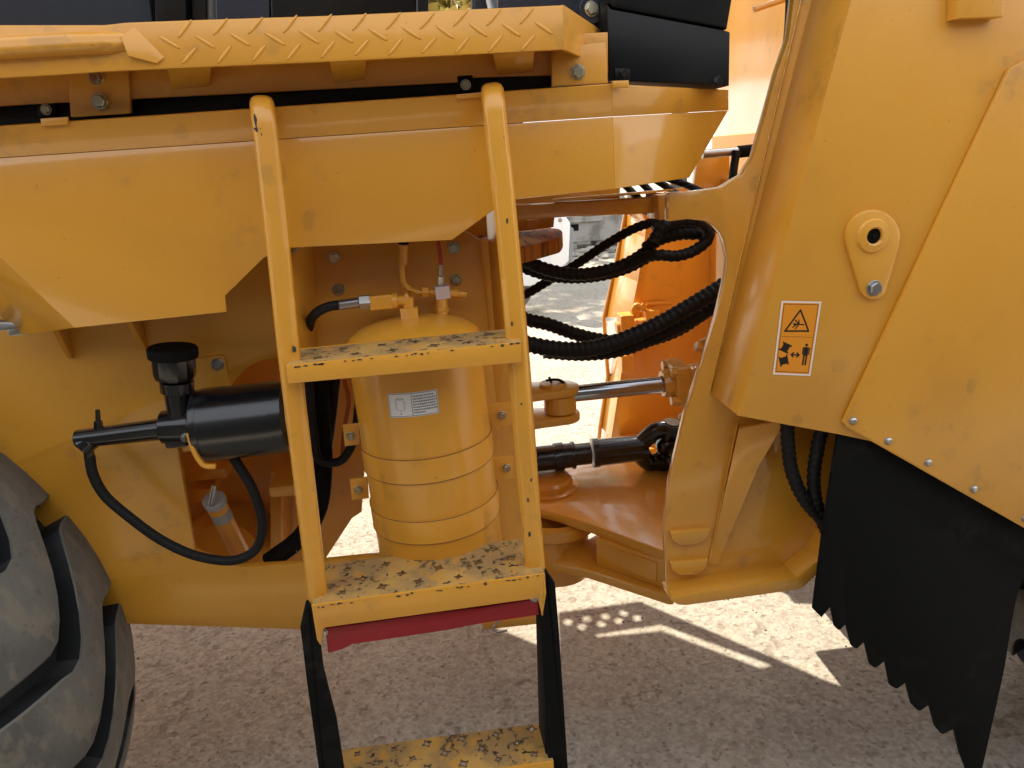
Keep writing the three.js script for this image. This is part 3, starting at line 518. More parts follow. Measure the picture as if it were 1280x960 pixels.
// --- front frame: C-shaped plate, gusset, box
const AZ = -0.28;
const ff = group('front_frame', L, 'yellow front frame with a curved cut-out and hinge plates');
{
  mesh('hinge_side', plate([[994, -80], [1180, -80], [1180, 480], [1075, 560], [1050, 640], [1026, 690], [990, 713], [835, 738], [831, 660], [838, 600], [857, 520], [880, 450], [896, 398], [906, 355], [910, 325], [905, 296, 10], [888, 277, 12], [860, 274], [835, 277, 3], [835, 241, 4], [868, 239], [902, 234], [927, 219], [942, 196], [958, 140], [971, 92], [986, 48], [992, 0]], AZ, 0.03, { bevel: 0.004 }), yellowGloss, ff);
  mesh('gusset', polyPlate([P(886, 706, AZ + 0.003), P(897, 706, AZ + 0.012), P(950, 580, AZ + 0.06), P(966, 558, AZ + 0.09), P(985, 538, AZ + 0.15), P(924, 528, AZ + 0.003)], 0.016), yellowGloss, ff);
  mesh('base_lip', plate([[838, 747, 3], [996, 722], [1026, 698], [1050, 652], [1060, 672], [1022, 718, 4], [1002, 737, 6], [852, 758, 10], [838, 752, 4]], AZ + 0.075, 0.08, { bevel: 0.004 }), yellowGloss, ff);
  for (const [y, w] of [[666, 50], [704, 48]]) mesh('stop_block', plate([[838, y], [838 + w, y - 4], [834 + w, y + 7], [872, y + 15, 8], [850, y + 16, 6], [840, y + 9]], AZ + 0.016, 0.02, { bevel: 0.003 }), yellowGloss, ff);
  mesh('cross_wall', box(1.37, 1.25, -1.25, 0.04, 1.4, 1.85, 0.004), yellow, ff);
  mesh('axle_housing', [cyl(V(1.75, 0.8, -0.4), V(1.75, 0.8, -2.1), 0.16), box(1.28, 0.45, -1.95, 0.8, 0.03, 0.5, 0.004)], yellow, ff);
  const bead = (a, b) => sweep([a, a.clone().lerp(b, 0.5), b], (q, an) => 0.0028 * (1 + 0.1 * Math.sin(q * 900) + 0.06 * Math.sin(q * 210)), Math.ceil(a.distanceTo(b) * 260), 8);
  const zb = -0.1 - 0.175, e0 = P(1064, 0, -0.1), e1 = P(923, 520, -0.1);
  mesh('weld_bead', [bead(V(e0.x - 0.003, e0.y + 0.1, AZ + 0.002), V(e1.x - 0.003, e1.y, AZ + 0.002)), bead(P(922, 530, AZ + 0.004), P(886, 704, AZ + 0.004)), bead(P(838, 734, AZ + 0.004), P(990, 711, AZ + 0.004)), bead(P(990, 711, AZ + 0.004), P(1026, 686, AZ + 0.004))], yellowGloss, ff);
  // hinge plates reaching to the joint
  const yt = P(740, 655, -0.78).y;
  mesh('hinge_plate', floorPlate(qxz([[640, 630], [690, 640], [735, 654], [832, 690], [840, 692], [846, 590], [800, 566], [690, 570], [640, 590]], yt), yt, 0.035, 0.004), yellowGloss, ff);
  const yb = P(740, 715, -0.7).y;
  {
    const b1 = Q(746, 707, yb), b2 = Q(834, 737, yb), at2 = (u, v, o) => { const p = b1.clone().lerp(b2, u); p.y = yb + (yt - 0.034 - yb) * v; return p.add(V(0, 0, o)); };
    mesh('hinge_web', polyPlate([at2(0, 0.01, 0), at2(1.1, 0.01, 0), at2(1.1, 1, 0), at2(0, 1, 0)], 0.03), yellowGloss, ff);
    mesh('hinge_patch', polyPlate([at2(0.34, 0.2, 0.009), at2(0.84, 0.2, 0.009), at2(0.84, 0.86, 0.009), at2(0.34, 0.86, 0.009)], 0.01), yellowGloss, ff);
  }
  mesh('hinge_plate', floorPlate(qxz([[692, 704], [735, 712], [835, 744], [842, 744], [846, 680], [760, 660], [705, 690]], yb), yb, 0.035, 0.004), yellowGloss, ff);
  const pin = P(686, 608, -1.1);
  mesh('joint_pin', [lathe([[0.0001, 0.03], [0.09, 0.03], [0.1, 0.02], [0.1, 0], [0.12, -0.005], [0.12, -0.06]], V(pin.x - 0.01, yt + 0.015, pin.z), V(0, 1, 0)), lathe([[0.13, 0], [0.15, -0.01], [0.15, -0.05], [0.12, -0.07], [0.12, -0.24], [0.0001, -0.24]], V(pin.x, yt - 0.04, pin.z + 0.12), V(0, 1, 0))], yellowGloss, ff);
  // rear frame's knuckle with its low pad
  mesh('knuckle', [plate([[640, 640], [690, 645], [735, 655], [700, 700], [696, 736], [640, 740]], -0.95, 0.1, { bevel: 0.01 })], yellowGloss, rf);
  const pad = P(640, 778, -0.7);
  mesh('pin_pad', floorPlate(qxz([[603, 780, 6], [676, 772], [690, 756], [640, 750], [600, 768]], pad.y), pad.y, 0.024), yellow, rf);
  mesh('cotter_pin', sweep(px([[626, 774], [620, 780], [616, 786], [622, 790], [634, 788]], -0.7), 0.0035, 30, 8), steel, rf);
}
// fender box
const fb = group('front_fender', L, 'yellow front fender box with a bolted cover plate');
{
  const z = -0.1;
  mesh('box', plate([[1084, -80], [1500, -80], [1500, 640], [1048, 543], [923, 520], [1064, 0]], z, 0.175, { bevel: 0.002 }), yellow, fb);
  const cov = [[1500, -30], [1280, 76], [1262, 86, 4], [1170, 280], [1054, 528], [1058, 534], [1280, 660], [1500, 785]];
  mesh('cover_plate', plate(cov, z + 0.012, 0.01, { bevel: 0.002 }), yellow, fb);
  for (const [x, y] of [[1066, 526], [1110, 551], [1160, 578], [1217, 611], [1281, 648]]) {
    const s = lathe([[0.0001, 0.008], [0.005, 0.0072], [0.0085, 0.004], [0.0095, 0]], P(x, y, z + 0.012), V(0, 0, 1), 20); mesh('screw', s, steel, fb);
  }
  // teardrop boss
  const tear = []; const c1 = [1092, 296], r1 = 34, c2 = [1092, 358], r2 = 17;
  for (let k = 0; k <= 20; k++) { const a = Math.PI + k / 20 * Math.PI; tear.push([c1[0] + Math.cos(a + 0) * r1, c1[1] + Math.sin(a) * r1]); }
  tear.push([c1[0] + r1 * 0.96, c1[1] + 12]); for (let k = 0; k <= 12; k++) { const a = 0.25 + k / 12 * (Math.PI - 0.5); tear.push([c2[0] + Math.cos(a) * r2, c2[1] + Math.sin(a) * r2]); } tear.push([c1[0] - r1 * 0.96, c1[1] + 12]);
  mesh('pin_keeper', plate(tear, z + 0.012, 0.012, { bevel: 0.004 }), yellow, fb);
  const pc = P(1091, 295, z + 0.012);
  mesh('pin_ring', lathe([[0.0165, -0.004], [0.0165, 0.006], [0.02, 0.009], [0.034, 0.006], [0.038, -0.001]], pc, V(0, 0, 1), 36, 0.6), yellow, fb);
  mesh('grease_hole', [lathe([[0.0001, 0.001], [0.0165, 0.001]], pc, V(0, 0, 1), 24), cyl(pc, pc.clone().add(V(0, 0, 0.008)), 0.005, 0.004, 6)], rubber, fb, 'dark grease fitting in the pin ring');
  bolt(P(1092, 360, z + 0.012), 0.014, fb, steel);
  // bracket box at the top
  mesh('bracket', plate([[1198, -60], [1256, -60], [1254, 21], [1197, 23]], z + 0.035, 0.034), yellow, fb);
  // safety sticker
  const cv = document.createElement('canvas'); cv.width = 300; cv.height = 560; const c = cv.getContext('2d');
  c.fillStyle = '#e6d8cf'; c.fillRect(0, 0, 300, 560); c.fillStyle = '#dd8a1c'; c.fillRect(13, 13, 274, 534); c.strokeStyle = '#7a4410'; c.lineWidth = 5; c.strokeRect(22, 24, 256, 512); c.lineWidth = 3; c.beginPath(); c.moveTo(22, 268); c.lineTo(278, 268); c.stroke();
  c.strokeStyle = '#1c120c'; c.fillStyle = '#1c120c'; c.lineWidth = 13; c.lineJoin = 'round'; c.beginPath(); c.moveTo(150, 66); c.lineTo(232, 222); c.lineTo(52, 226); c.closePath(); c.stroke();
  c.lineWidth = 9; c.lineCap = 'round'; c.beginPath(); c.moveTo(112, 172); c.lineTo(150, 172); c.lineTo(190, 176); c.moveTo(120, 142); c.lineTo(148, 168); c.moveTo(146, 140); c.lineTo(152, 170); c.moveTo(140, 172); c.lineTo(108, 196); c.moveTo(150, 176); c.lineTo(128, 208); c.stroke(); c.beginPath(); c.arc(118, 172, 9, 0, 7); c.fill();
  for (const [x, y, t] of [[72, 352, -0.5], [72, 452, 0.35]]) { c.save(); c.translate(x, y); c.rotate(t + 0.9); c.fillRect(-28, -28, 56, 56); c.fillRect(-40, -34, 80, 12); c.fillRect(-40, 22, 80, 12); c.restore(); }
  c.lineWidth = 11; c.beginPath(); c.moveTo(124, 404); c.lineTo(184, 404); c.moveTo(140, 388); c.lineTo(122, 404); c.lineTo(140, 420); c.moveTo(168, 388); c.lineTo(186, 404); c.lineTo(168, 420); c.stroke();
  c.beginPath(); c.arc(234, 326, 11, 0, 7); c.fill(); c.fillRect(216, 342, 38, 66); c.fillRect(206, 344, 9, 54); c.fillRect(256, 344, 9, 54); c.fillRect(218, 408, 14, 72); c.fillRect(238, 408, 14, 72);
  const lt = new THREE.CanvasTexture(cv); lt.colorSpace = THREE.SRGBColorSpace;
  const g = new THREE.PlaneGeometry(1, 1), p = g.attributes.position; [[977, 376], [1027, 377], [966, 468], [1013, 470]].forEach((q, i) => { const w = P(...q, z + 0.0012); p.setXYZ(i, w.x, w.y, w.z); }); g.computeVertexNormals();
  const m = new THREE.Mesh(g, std({ map: lt, roughness: 0.4 })); m.name = 'warning_sticker'; m.userData.label = 'orange warning sticker with white border, a crush triangle and a person'; m.receiveShadow = true; fb.add(m);
}
// mud flap
mesh('mud_flap', plate([[1050, 530], [1500, 780], [1400, 1000], [1300, 720], [1281, 716], [1272, 743], [1265, 779], [1256, 836], [1243, 895], [1228, 962], [1222, 985, 4], [1213, 978], [1207, 959], [1201, 944], [1193, 911, 2], [1178, 919, 4], [1170, 910], [1162, 881, 2], [1149, 890, 4], [1140, 881], [1133, 853, 2], [1121, 862, 4], [1113, 857], [1107, 826, 2], [1094, 836, 4], [1088, 831], [1081, 802, 2], [1071, 812, 4], [1065, 808], [1058, 780, 2], [1049, 789, 4], [1044, 784], [1039, 758, 2], [1027, 772], [1017, 762], [1030, 660], [1042, 580]], -0.112, 0.012, { bevel: 0.002 }), rubber, L, 'black rubber mud flap with a serrated lower edge');

// spiral-wrapped hoses
const wrap = (r, pitch = 0.02) => (s, a) => r * (1 + 0.075 * Math.sin(2 * Math.PI * s / pitch - a));
const hoses = group('hydraulic_hoses', L, 'black spiral-wrapped hydraulic hoses across the centre joint');
for (const [pts, z, r] of [
  [[[620, 300], [652, 323], [684, 337], [721, 343], [755, 339], [783, 330], [808, 314], [822, 298], [846, 284], [880, 281], [930, 290]], -0.8, 0.0195],
  [[[620, 310], [655, 334], [690, 345], [725, 347], [757, 343], [786, 334], [812, 320]], -0.83, 0.018],
  [[[786, 331, -0.79], [804, 322, -0.77], [824, 319], [846, 320], [870, 312], [886, 296], [878, 280], [850, 276], [826, 286], [816, 302]], -0.74, 0.017],
  [[[620, 392], [640, 372], [656, 368], [684, 352], [721, 330], [757, 306], [797, 284], [833, 275], [880, 270]], -0.9, 0.0145],
  [[[630, 385], [658, 399], [684, 405], [718, 417], [746, 424], [790, 428], [840, 416], [890, 385], [940, 350]], -0.85, 0.021],
  [[[630, 424], [659, 430], [693, 436], [727, 437], [769, 428], [825, 404], [867, 380], [898, 361], [960, 320]], -0.7, 0.0245],
  [[[680, 440], [730, 443], [775, 438], [815, 424], [853, 407], [898, 380], [950, 345]], -0.74, 0.02],
  [[[806, 312], [822, 300], [850, 292], [878, 290], [892, 276], [870, 268], [840, 278], [818, 290]], -0.79, 0.02],
]) mesh('hose', sweep(px(pts, z), wrap(r), 400, 14), hoseMat, hoses);
for (const pts of [[[984, 520], [985, 555], [990, 590], [1006, 625], [1030, 650], [1070, 670]], [[1032, 520], [1022, 560], [1017, 600], [1022, 635], [1036, 668], [1062, 700]]]) mesh('hose', sweep(px(pts, -0.19), wrap(0.0165, 0.018), 260, 14), hoseMat, hoses);
for (const [x0, y0, x1, y1] of [[770, 222, 800, 250], [795, 222, 822, 250], [815, 222, 850, 246], [832, 222, 878, 240], [770, 252, 830, 272]]) mesh('hose', sweep([P(x0, y0, -0.9), P((x0 + x1) / 2, (y0 + y1) / 2 - 1, -0.86), P(x1, y1, -0.8)], 0.011, 24), hoseMat, hoses);

// upper joint: link bar and hinge plate of the rear frame
{
  const u = group('upper_joint', L, 'upper hinge plate and cross link of the joint');
  mesh('link_bar', plate([[560, 258], [650, 256], [834, 246], [834, 266], [650, 274], [560, 278]], -0.62, 0.06, { bevel: 0.004 }), yellowGloss, u);
  mesh('link_end', plate([[822, 244], [842, 243], [842, 274], [824, 275]], -0.57, 0.12), yellowGloss, u);
  mesh('cross_plate', plate([[560, 266], [694, 264], [692, 284], [560, 300]], -0.95, 0.1), yellowGloss, u);
  const y = P(690, 288, -1.0).y;
  mesh('hinge_plate', floorPlate(qxz([[560, 290], [672, 283.5], [700, 286, 4], [704, 290, 3], [700, 297, 4], [640, 312], [560, 330]], y), y, 0.045, 0.003), flameCut, u, 'flame-cut hinge plate with a ribbed edge');
  mesh('cross_plate', plate([[560, 225], [776, 222], [774, 260], [560, 275]], -0.98, 0.03), yellowGloss, u);
  mesh('nut', box(P(664, 280, -0.9).x, P(664, 280, -0.9).y, -0.9, 0.035, 0.03, 0.03), yellow, u);
  mesh('cover_sheet', polyPlate([P(690, 249, -0.5), P(800, 240, -0.5), P(880, 232, -1.2), P(700, 247, -1.2)], 0.006), yellowGloss, u);
}
// steering cylinder
{
  const s = group('steering_cylinder', L, 'steering cylinder with chrome rod between clevis and frame');
  const z = -0.72;
  mesh('rod', cyl(P(716, 492, z), P(845, 479, z), 0.026, 0.026, 36), chrome, s);
  const e = P(700, 503, z);
  mesh('rod_eye', lathe([[0.0001, -0.03], [0.045, -0.03], [0.05, -0.026], [0.05, 0.026], [0.045, 0.03], [0.0001, 0.03]], e, V(0, 1, 0)), yellow, s);
  const yt = e.y + 0.055;
  const clevis = (y, x1) => { const o = []; for (let k = 0; k <= 12; k++) { const a = -Math.PI / 2 + k / 12 * Math.PI; o.push([e.x + 0.005 + Math.cos(a) * 0.055, e.z + Math.sin(a) * 0.055]); } o.push([e.x - 0.3, e.z + 0.09], [e.x - 0.3, e.z - 0.09]); return floorPlate(o, y, 0.024, 0.003); };
  mesh('clevis_plate', clevis(yt), yellow, s); mesh('clevis_plate', clevis(e.y - 0.033), yellow, s);
  mesh('pin_head', [lathe([[0.0001, 0.012], [0.038, 0.012], [0.042, 0.008], [0.042, 0]], V(e.x - 0.02, yt, e.z), V(0, 1, 0))], yellow, s);
  mesh('cotter_pin', [sweep([V(e.x - 0.04, yt + 0.02, e.z), V(e.x - 0.02, yt + 0.024, e.z + 0.01), V(e.x, yt + 0.018, e.z), V(e.x + 0.012, yt + 0.012, e.z + 0.02)], 0.004, 20, 8), sweep([V(e.x - 0.03, yt + 0.03, e.z), V(e.x - 0.025, yt + 0.014, e.z + 0.01)], 0.004, 8, 8)], rubber, s);
  const g = P(841, 478, z);
  mesh('gland', [box(g.x + 0.018, g.y, z, 0.05, 0.128, 0.12, 0.012, [0, 0, 0.06]), lathe([[0.026, -0.018], [0.04, -0.018], [0.046, 0], [0.046, 0.02]], g.clone().add(V(-0.016, 0, 0)), V(1, 0.06, 0)), ...[[0.045, 0.045], [0.045, -0.045], [-0.045, 0.045], [-0.045, -0.045]].map(([a, b]) => cyl(g.clone().add(V(-0.02, a, b)), g.clone().add(V(0.02, a, b)), 0.016, 0.016, 6))], yellow, s);
  mesh('barrel', cyl(g.clone().add(V(0.03, 0, 0)), g.clone().add(V(0.5, 0.03, 0)), 0.052), yellow, s);
  const t = P(882, 436, -0.66); mesh('hose_tee', [cyl(t, t.clone().add(V(-0.03, 0.012, 0)), 0.016, 0.016, 6), cyl(t.clone().add(V(0.02, -0.03, 0)), t.clone().add(V(0, 0.03, 0)), 0.02), sweep([t.clone().add(V(-0.02, 0.02, 0)), t.clone().add(V(0, 0.035, 0.02)), t.clone().add(V(0.03, 0.03, 0.02))], 0.004, 20, 8)], yellow, s);
}
// drive shaft with universal joint
{
  const d = group('drive_shaft', L, 'black drive shaft with universal joint');
  const z = -1.15, a = P(640, 577, z), b = P(800, 560, z), ax = b.clone().sub(a).normalize();
  const at = (x) => P(x, 577 - (x - 640) * 0.106, z);
  mesh('shaft', [cyl(at(560), at(716), 0.048), cyl(at(700), at(738), 0.042), cyl(at(692), at(704), 0.054), cyl(at(714), at(718), 0.053), cyl(at(744), at(802), 0.052, 0.05), cyl(at(740), at(748), 0.056)], black, d);
  const J = at(834), p1 = V(0.12, 1, 0.25).normalize(), p2 = V(0.1, -0.24, 1).normalize(), S = at(800), F = at(872);
  const off = (p, k) => J.clone().addScaledVector(p, k);
  const arm = (from, p, k) => sweep([from.clone().addScaledVector(p, k * 0.25), from.clone().lerp(J, 0.45).addScaledVector(p, k * 0.85), off(p, k).lerp(from, 0.12)], (q, aa, t) => 0.036 * (1 - 0.22 * Math.abs(Math.cos(aa))), 20, 16);
  const ear = (p, k) => [cyl(off(p, k * 0.6), off(p, k * 1.22), 0.038, 0.036), cyl(off(p, k * 1.2), off(p, k * 1.27), 0.029)];
  mesh('yoke', [arm(S, p1, 0.085), arm(S, p1, -0.085), ...ear(p1, 0.085), ...ear(p1, -0.085), cyl(at(790), at(808), 0.05, 0.044)], black, d);
  mesh('cross', [cyl(off(p1, 0.06), off(p1, -0.06), 0.027), cyl(off(p2, 0.06), off(p2, -0.06), 0.027), new THREE.SphereGeometry(0.044, 20, 14).translate(J.x, J.y, J.z)], black, d);
  mesh('flange_yoke', [arm(F, p2, 0.085), arm(F, p2, -0.085), ...ear(p2, 0.085), ...ear(p2, -0.085), cyl(at(862), at(900), 0.085, 0.09, 36)], black, d);
  for (const [x, y] of [[853, 522], [858, 532]]) bolt(P(x, y, z + 0.06), 0.013, d, chrome, V(-0.7, 0.2, 0.7));
}
// far front fender: sunlit edge and shaded face
{
  const f = group('far_fender', L, 'inner side of the far front fender with a sunlit edge');
  const zf = -2.2, zb = -2.55;
  const R = [[800, 262], [808, 280], [806, 297], [797, 352], [788, 396], [776, 470], [764, 548], [756, 600]], E = [[786, 262], [784, 268], [781, 284], [770, 340], [757, 397], [762, 470], [752, 535], [746, 600]];
  mesh('face_plate', plate([[830, 240], ...R.map(([x, y]) => [x, y]), [1000, 620], [1000, 200]], zf, 0.02), yellowGloss, f);
  for (let i = 0; i < R.length - 1; i++) mesh('edge_plate', polyPlate([P(...E[i + 1], zb), P(...R[i + 1], zf - 0.001), P(...R[i], zf - 0.001), P(...E[i], zb)], 0.01), yellowGloss, f);
  mesh('edge_lip', E.slice(0, -1).map((e, i) => cyl(P(e[0] - 2, e[1], zb), P(E[i + 1][0] - 2, E[i + 1][1], zb), 0.012, 0.012, 10)), yellowGloss, f);
  const hb = P(782, 404, -2.14);
  mesh('hinge_block', [box(hb.x, hb.y, hb.z, 0.07, 0.1, 0.1, 0.008), box(hb.x + 0.13, hb.y + 0.01, hb.z, 0.07, 0.11, 0.1, 0.008), cyl(hb.clone().add(V(-0.05, -0.02, 0)), hb.clone().add(V(0.2, 0, 0)), 0.03), box(hb.x, hb.y - 0.2, hb.z, 0.07, 0.09, 0.1, 0.008)], yellow, f);
  mesh('hose_fitting', [sweep([P(796, 396, -2.12), P(792, 388, -2.12), P(796, 382, -2.12), P(803, 386, -2.12), P(806, 380, -2.12)], 0.016, 30, 10), cyl(P(808, 380, -2.15), P(840, 379, -2.15), 0.01)], yellow, f);
}
// what shows above the joint: boom side plate, torque rod, hose
{
  const b = group('lift_boom', L, 'glossy lift arm tower behind the front frame');
  const prof = [[896, -2.35], [925, -1.95], [955, -1.6], [985, -1.3], [1012, -1.05]];
  const shp = prof.map(([x, z]) => { const p = P(x, 120, z); return [p.x, p.z]; });
  const back = shp.map(([x, z]) => [x + 0.004, z - 0.03]).reverse();
  const g = new THREE.ExtrudeGeometry(shapeOf([...shp, ...back].map(([x, z]) => [x, -z])), { depth: 1.4, bevelEnabled: false }).rotateX(-Math.PI / 2).translate(0, P(900, 190, -1.25).y - 0.28, 0);
  mesh('tower_plate', toCreasedNormals(flat(g), 0.9), yellowGloss, b);
  mesh('torque_rod', cyl(P(878, 193, -0.95), P(960, 186, -0.95), 0.014), steel, b);
  mesh('rod_grip', cyl(P(922, 190, -0.95), P(965, 185.5, -0.95), 0.019), rubber, b);
  mesh('tower_hose', sweep([P(921, 188, -0.93), P(918, 205, -0.93), P(916, 222, -0.93), P(914, 250, -0.95)], 0.013, 24), hoseMat, b);
  mesh('tower_bar', cyl(P(942, 12, -1.15), P(984, -2, -1.15), 0.01), yellow, b);
  mesh('side_hose', sweep([P(990, -20, -0.6), P(988, 30, -0.6), P(984, 70, -0.6)], 0.015, 24), hoseMat, b);
  mesh('tower_foot', [plate([[872, 196], [912, 190], [912, 240], [866, 242]], -1.4, 0.03), polyPlate([P(866, 244, -1.0), P(960, 236, -1.0), P(960, 226, -1.5), P(866, 238, -1.5)], 0.02)], yellowGloss, b);
  mesh('boom_arm', [box(2.5, 2.2, -1.3, 1.6, 0.5, 1.6, 0.02, [0, 0, -0.2]), box(1.4, 1.35, -1.0, 0.6, 0.9, 0.9, 0.02)], yellow, b);
}
// wheels
function makeWheel(name, cx, cy, cz, turn, label) {
  const w = group(name, L, label); w.position.set(cx, cy, cz); w.rotation.z = turn;
  const R = 0.8, HW = 0.3;
  // cross-section by arc length a (0 at the crown): [r, z, nr, nz]
  const prof = (a) => {
    const s = Math.sign(a) || 1, t = Math.abs(a); let r, z, nr, nz;
    if (t < 0.24) { z = t; r = R - 0.065 * (t / 0.24) ** 2; nr = 1; nz = 0.54 * (t / 0.24); }
    else if (t < 0.36) { const k = (t - 0.24) / 0.12, an = k * 1.05 + 0.5; z = 0.24 + 0.075 * Math.sin(k * 1.5); r = R - 0.065 - 0.085 * Math.sin(k * 1.5) * (0.5 + 0.5 * k); nr = Math.cos(an); nz = Math.sin(an); }
    else { const k = t - 0.36; z = 0.315 + 0.02 * Math.sin(k * 9); r = R - 0.15 - k; nr = 0.05; nz = 1; }
    const l = Math.hypot(nr, nz); return [r, z * s, nr / l, nz / l * s];
  };
  const body = []; for (let k = -34; k <= 34; k++) { const [r, z] = prof(k / 34 * 0.62); body.push([Math.max(r, 0.3), z]); }
  mesh('tyre_carcass', lathe(body.reverse(), V(0, 0, 0), V(0, 0, 1), 96, 0.8), tyreBlack, w);
  mesh('rim', lathe([[0.0001, 0.1], [0.2, 0.1], [0.3, 0.05], [0.44, 0.2], [0.46, 0.3], [0.45, -0.3]].reverse(), V(0, 0, 0), V(0, 0, 1), 48), yellow, w);
  const put = (th, a, h) => { const [r, z, nr, nz] = prof(a), rr = r + nr * h; return [Math.cos(th) * rr, Math.sin(th) * rr, z + nz * h]; };
  const NL = 19, PITCH = 2 * Math.PI * R / NL;
  const lug = (side) => {                               // block between two grooves: straight across the shoulder, then slanting to the crown
    const N = 30, h = 0.062, pos = [], idx = [], w1 = side > 0 ? -0.21 : 0.25;
    const fu = (w) => 0.25 * sst(0.12, -0.08, w);
    const cols = [[0, -0.012], [0, h - 0.004], [0.022, h], [0.35, h + 0.001], [0.65, h + 0.001], [0.978, h], [1, h - 0.004], [1, -0.012]], m = cols.length;
    for (let i = 0; i <= N; i++) {
      const ti = i === 0 ? 0 : i === N ? 1 : i === 1 ? 0.004 : i === N - 1 ? 0.996 : i === 2 ? 0.014 : i === N - 2 ? 0.986 : 0.014 + 0.972 * (i - 2) / (N - 4), w = 0.475 + (w1 - 0.475) * ti, gap = 0.058 + 0.05 * sst(0.14, 0.06, w) * sst(-0.1, -0.02, w), u0 = fu(w) + gap / 2, u1 = fu(w) + PITCH - gap / 2, end = i === 0 || i === N;
      for (const [q, hh] of cols) pos.push(...put((u0 + (u1 - u0) * q) / R, side * w, end ? -0.012 : i === 1 || i === N - 1 ? Math.min(hh, h - 0.004) : hh));
    }
    for (let i = 0; i < N; i++) for (let j = 0; j < m - 1; j++) { const k = i * m + j; side > 0 ? idx.push(k, k + 1, k + m, k + 1, k + m + 1, k + m) : idx.push(k, k + m, k + 1, k + 1, k + m, k + m + 1); }
    const g = new THREE.BufferGeometry(); g.setAttribute('position', new THREE.Float32BufferAttribute(pos, 3)); g.setAttribute('uv', new THREE.Float32BufferAttribute(new Float32Array(pos.length / 3 * 2), 2)); g.setIndex(idx); g.computeVertexNormals();
    const f = toCreasedNormals(flat(g), 0.38), P3 = f.attributes.position, top = [], wall = [];
    for (let t = 0; t < P3.count; t += 3) { const k = t / 6 % (m - 1) | 0, i = Math.floor(t / 6 / (m - 1)); (k > 0 && k < m - 2 && i > 0 && i < N - 1 ? top : wall).push(t, t + 1, t + 2); }
    const pick = (ids) => { const q = new THREE.BufferGeometry(); for (const n of ['position', 'normal', 'uv']) { const A = f.attributes[n], a = []; for (const v of ids) for (let c = 0; c < A.itemSize; c++) a.push(A.array[v * A.itemSize + c]); q.setAttribute(n, new THREE.Float32BufferAttribute(a, A.itemSize)); } return boxUV(q); };
    return [pick(top), pick(wall)];
  };
  for (const s of [1, -1]) { const [gt, gw] = lug(s); for (let k = 0; k < NL; k++) for (const [g, mt, nm] of [[gt, tyreDust, 'lug'], [gw, tyreBlack, 'lug_wall']]) { const m = new THREE.Mesh(g, mt); m.name = numbered(nm); m.rotation.z = (k + (s < 0 ? 0.5 : 0)) / NL * 2 * Math.PI; m.castShadow = m.receiveShadow = true; w.add(m); } }
  return w;
}
makeWheel('rear_wheel', -1.735, 0.78, -0.18, 0.16, 'dusty rear wheel with deep curved lugs');
makeWheel('front_wheel', 2.42, 0.8, -0.42, 0, 'front wheel behind the mud flap');

// ---------------------------------------------------------------- what stands behind the camera and keeps the low sky off the machine
{
  const g = group('shipping_container'); g.position.set(0.4, 0, 2.35);
  g.userData = { label: 'dark grey shipping container standing opposite the loader behind the viewer', category: 'container' };
  const m = std({ color: new THREE.Color(0.05, 0.052, 0.055), roughness: 0.6, roughnessMap: roughTex });
  const pr = []; for (let k = 0; k < 40; k++) { const x = -4.4 + k * 0.22; pr.push([x, 0], [x + 0.07, 0], [x + 0.105, -0.04], [x + 0.175, -0.04]); }
  pr.push([4.4, 0], [4.4, -0.08], [-4.4, -0.08]);
  const side = new THREE.ExtrudeGeometry(shapeOf(pr), { depth: 2.5, bevelEnabled: false }).rotateX(-Math.PI / 2).translate(0, 0.15, 0.02);
  mesh('corrugated_side', side, m, g);
  mesh('frame_rail', [box(0, 0.1, 0.05, 9, 0.2, 0.16), box(0, 2.72, 0.05, 9, 0.16, 0.16), box(-4.45, 1.4, 0.05, 0.16, 2.7, 0.16), box(4.45, 1.4, 0.05, 0.16, 2.7, 0.16)], m, g);
  mesh('roof', box(0, 2.75, 1.2, 8.9, 0.06, 2.4), m, g); mesh('corrugated_side', box(0, 1.4, 2.4, 8.9, 2.6, 0.06), m, g);
}
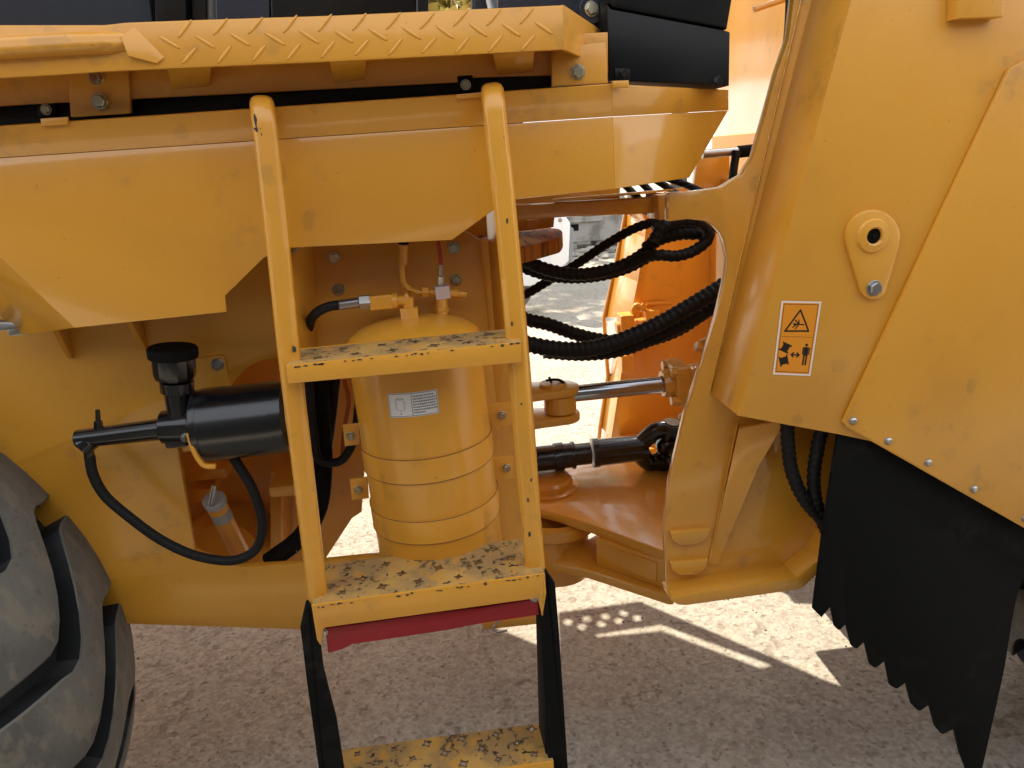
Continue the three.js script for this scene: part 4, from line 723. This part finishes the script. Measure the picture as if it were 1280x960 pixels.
// ---------------------------------------------------------------- the yard behind
{
  // concrete barriers
  const y0 = 0, b = group('concrete_barrier'); const c = Q(765, 306, 0);
  b.position.copy(c); b.userData = { label: 'grey concrete barrier block lying beyond the yard, seen through the joint', category: 'concrete block' };
  mesh('block', [box(0, 0.42, 0, 2.6, 0.55, 0.7, 0.02)], concrete, b); for (const x of [-1.0, -0.2, 0.7]) mesh('foot', box(x, 0.075, 0, 0.4, 0.15, 0.6, 0.02), concrete, b);
  mesh('lifting_slot', box(-0.85, 0.45, 0.352, 0.16, 0.13, 0.02, 0.002), rubber, b); mesh('ledge', box(-0.7, 0.57, 0.37, 0.8, 0.05, 0.08, 0.01), concrete, b);
  const rub = []; for (let i = 0; i < 60; i++) { const s = 0.03 + rnd() * 0.09; const g = new THREE.IcosahedronGeometry(s, 0); g.scale(1.3, 0.6, 1); g.rotateY(rnd() * 6); g.translate(c.x + (rnd() - 0.5) * 2.4, s * 0.3, c.z + 0.5 + rnd() * 1.6); rub.push(g); }
  const r = mesh('rubble', rub, concrete); r.userData = { kind: 'stuff', label: 'broken rubble lying before the concrete barrier', category: 'rubble' };
  const b2 = mesh('stone_heap', [...Array(40)].map(() => { const s = 0.08 + rnd() * 0.15, g = new THREE.IcosahedronGeometry(s, 0); return g.rotateY(rnd() * 6).translate(c.x + (rnd() - 0.5) * 2.8, 0.72 + rnd() * 0.12, c.z - 0.5 - rnd()); }), concrete); b2.userData = { kind: 'stuff', label: 'stones heaped on top behind the concrete barrier', category: 'rubble' };
  // white truck corner
  const t = group('white_truck'), tz = -7.4; t.userData = { label: 'white truck parked beyond the yellow loader, only its mudguard corner visible', category: 'truck' };
  mesh('mudguard', plate([[692, 270], [706, 269, 2], [713, 279, 2], [711, 326], [702, 334], [690, 340], [688, 300]], tz, 0.06, { bevel: 0.01 }), white, t);
  mesh('side_panel', plate([[600, 300], [690, 302], [690, 345], [684, 358], [640, 358], [600, 352]], tz - 0.25, 0.3, { bevel: 0.02 }), white, t);
  const a = P(676, 345, tz - 0.2); mesh('tyre', lathe([[0.2, -0.12], [0.36, -0.13], [0.4, -0.09], [0.4, 0.09], [0.36, 0.13], [0.2, 0.12], [0.2, -0.12]], V(a.x - 0.45, 0.4, tz - 0.5), V(0.25, 0, 1)), tyreDust, t);
  mesh('bumper_edge', plate([[712, 282], [717, 286], [716, 330], [708, 340], [700, 342], [711, 326]], tz - 0.04, 0.05), std({ color: new THREE.Color(0.2, 0.22, 0.24), roughness: 0.6 }), t);
  bolt(P(700, 275, tz + 0.001), 0.02, t, steel);
  // autumn trees that shade the far yard
  const leaf = new THREE.PlaneGeometry(0.16, 0.2);
  [[-5, -17.5, 13], [0.6, -17, 15], [6.2, -17.5, 15], [11, -18, 14]].forEach(([x, z, h], i) => {
    const g = group('autumn_tree'); g.position.set(x, 0, z);
    g.userData = { label: ['yellow autumn tree farthest to the left behind the cab', 'yellow autumn tree whose leaves show through the cab opening', 'yellow autumn tree just behind the concrete barrier', 'yellow autumn tree farthest to the right beyond the barrier'][i], category: 'tree', group: 'autumn trees beyond the yard' };
    mesh('trunk', [cyl(V(0, 0, 0), V(0.1, h * 0.45, 0), 0.22, 0.15), cyl(V(0.1, h * 0.4, 0), V(0.6, h * 0.8, 0.2), 0.13, 0.04), cyl(V(0.1, h * 0.35, 0), V(-0.9, h * 0.75, 0.1), 0.11, 0.04)], std({ color: new THREE.Color(0.12, 0.09, 0.07), roughness: 0.9 }), g);
    const N = 9000, im = new THREE.InstancedMesh(leaf, std({ color: new THREE.Color(0.42, 0.34, 0.05), roughness: 0.8, transmission: 0.4, thickness: 0, side: THREE.DoubleSide }), N), M4 = new THREE.Matrix4(), C = new THREE.Color(), cl = [];
    for (let k = 0; k < 46; k++) { const a2 = rnd() * 6.28, rr = 2.9 * Math.sqrt(rnd()); cl.push([Math.cos(a2) * rr, h * (0.25 + 0.75 * rnd()), Math.sin(a2) * rr, 0.6 + rnd() * 0.8]); }
    for (let k = 0; k < N; k++) { const c2 = cl[k % cl.length], v = V(rnd() - 0.5, rnd() - 0.5, rnd() - 0.5).normalize().multiplyScalar(c2[3] * Math.cbrt(rnd())); M4.compose(V(c2[0] + v.x, c2[1] + v.y * 0.8, c2[2] + v.z), new THREE.Quaternion().setFromEuler(new THREE.Euler(rnd() * 6, rnd() * 6, rnd() * 6)), V(1, 1, 1).multiplyScalar(0.7 + rnd() * 0.8)); im.setMatrixAt(k, M4); const q = 0.7 + rnd() * 0.7; im.setColorAt(k, C.setRGB(q, q * (0.8 + rnd() * 0.3), q)); }
    im.name = numbered('crown'); im.userData = { kind: 'stuff' }; im.castShadow = im.receiveShadow = true; g.add(im);
  });
}
renderer.render(scene, camera);
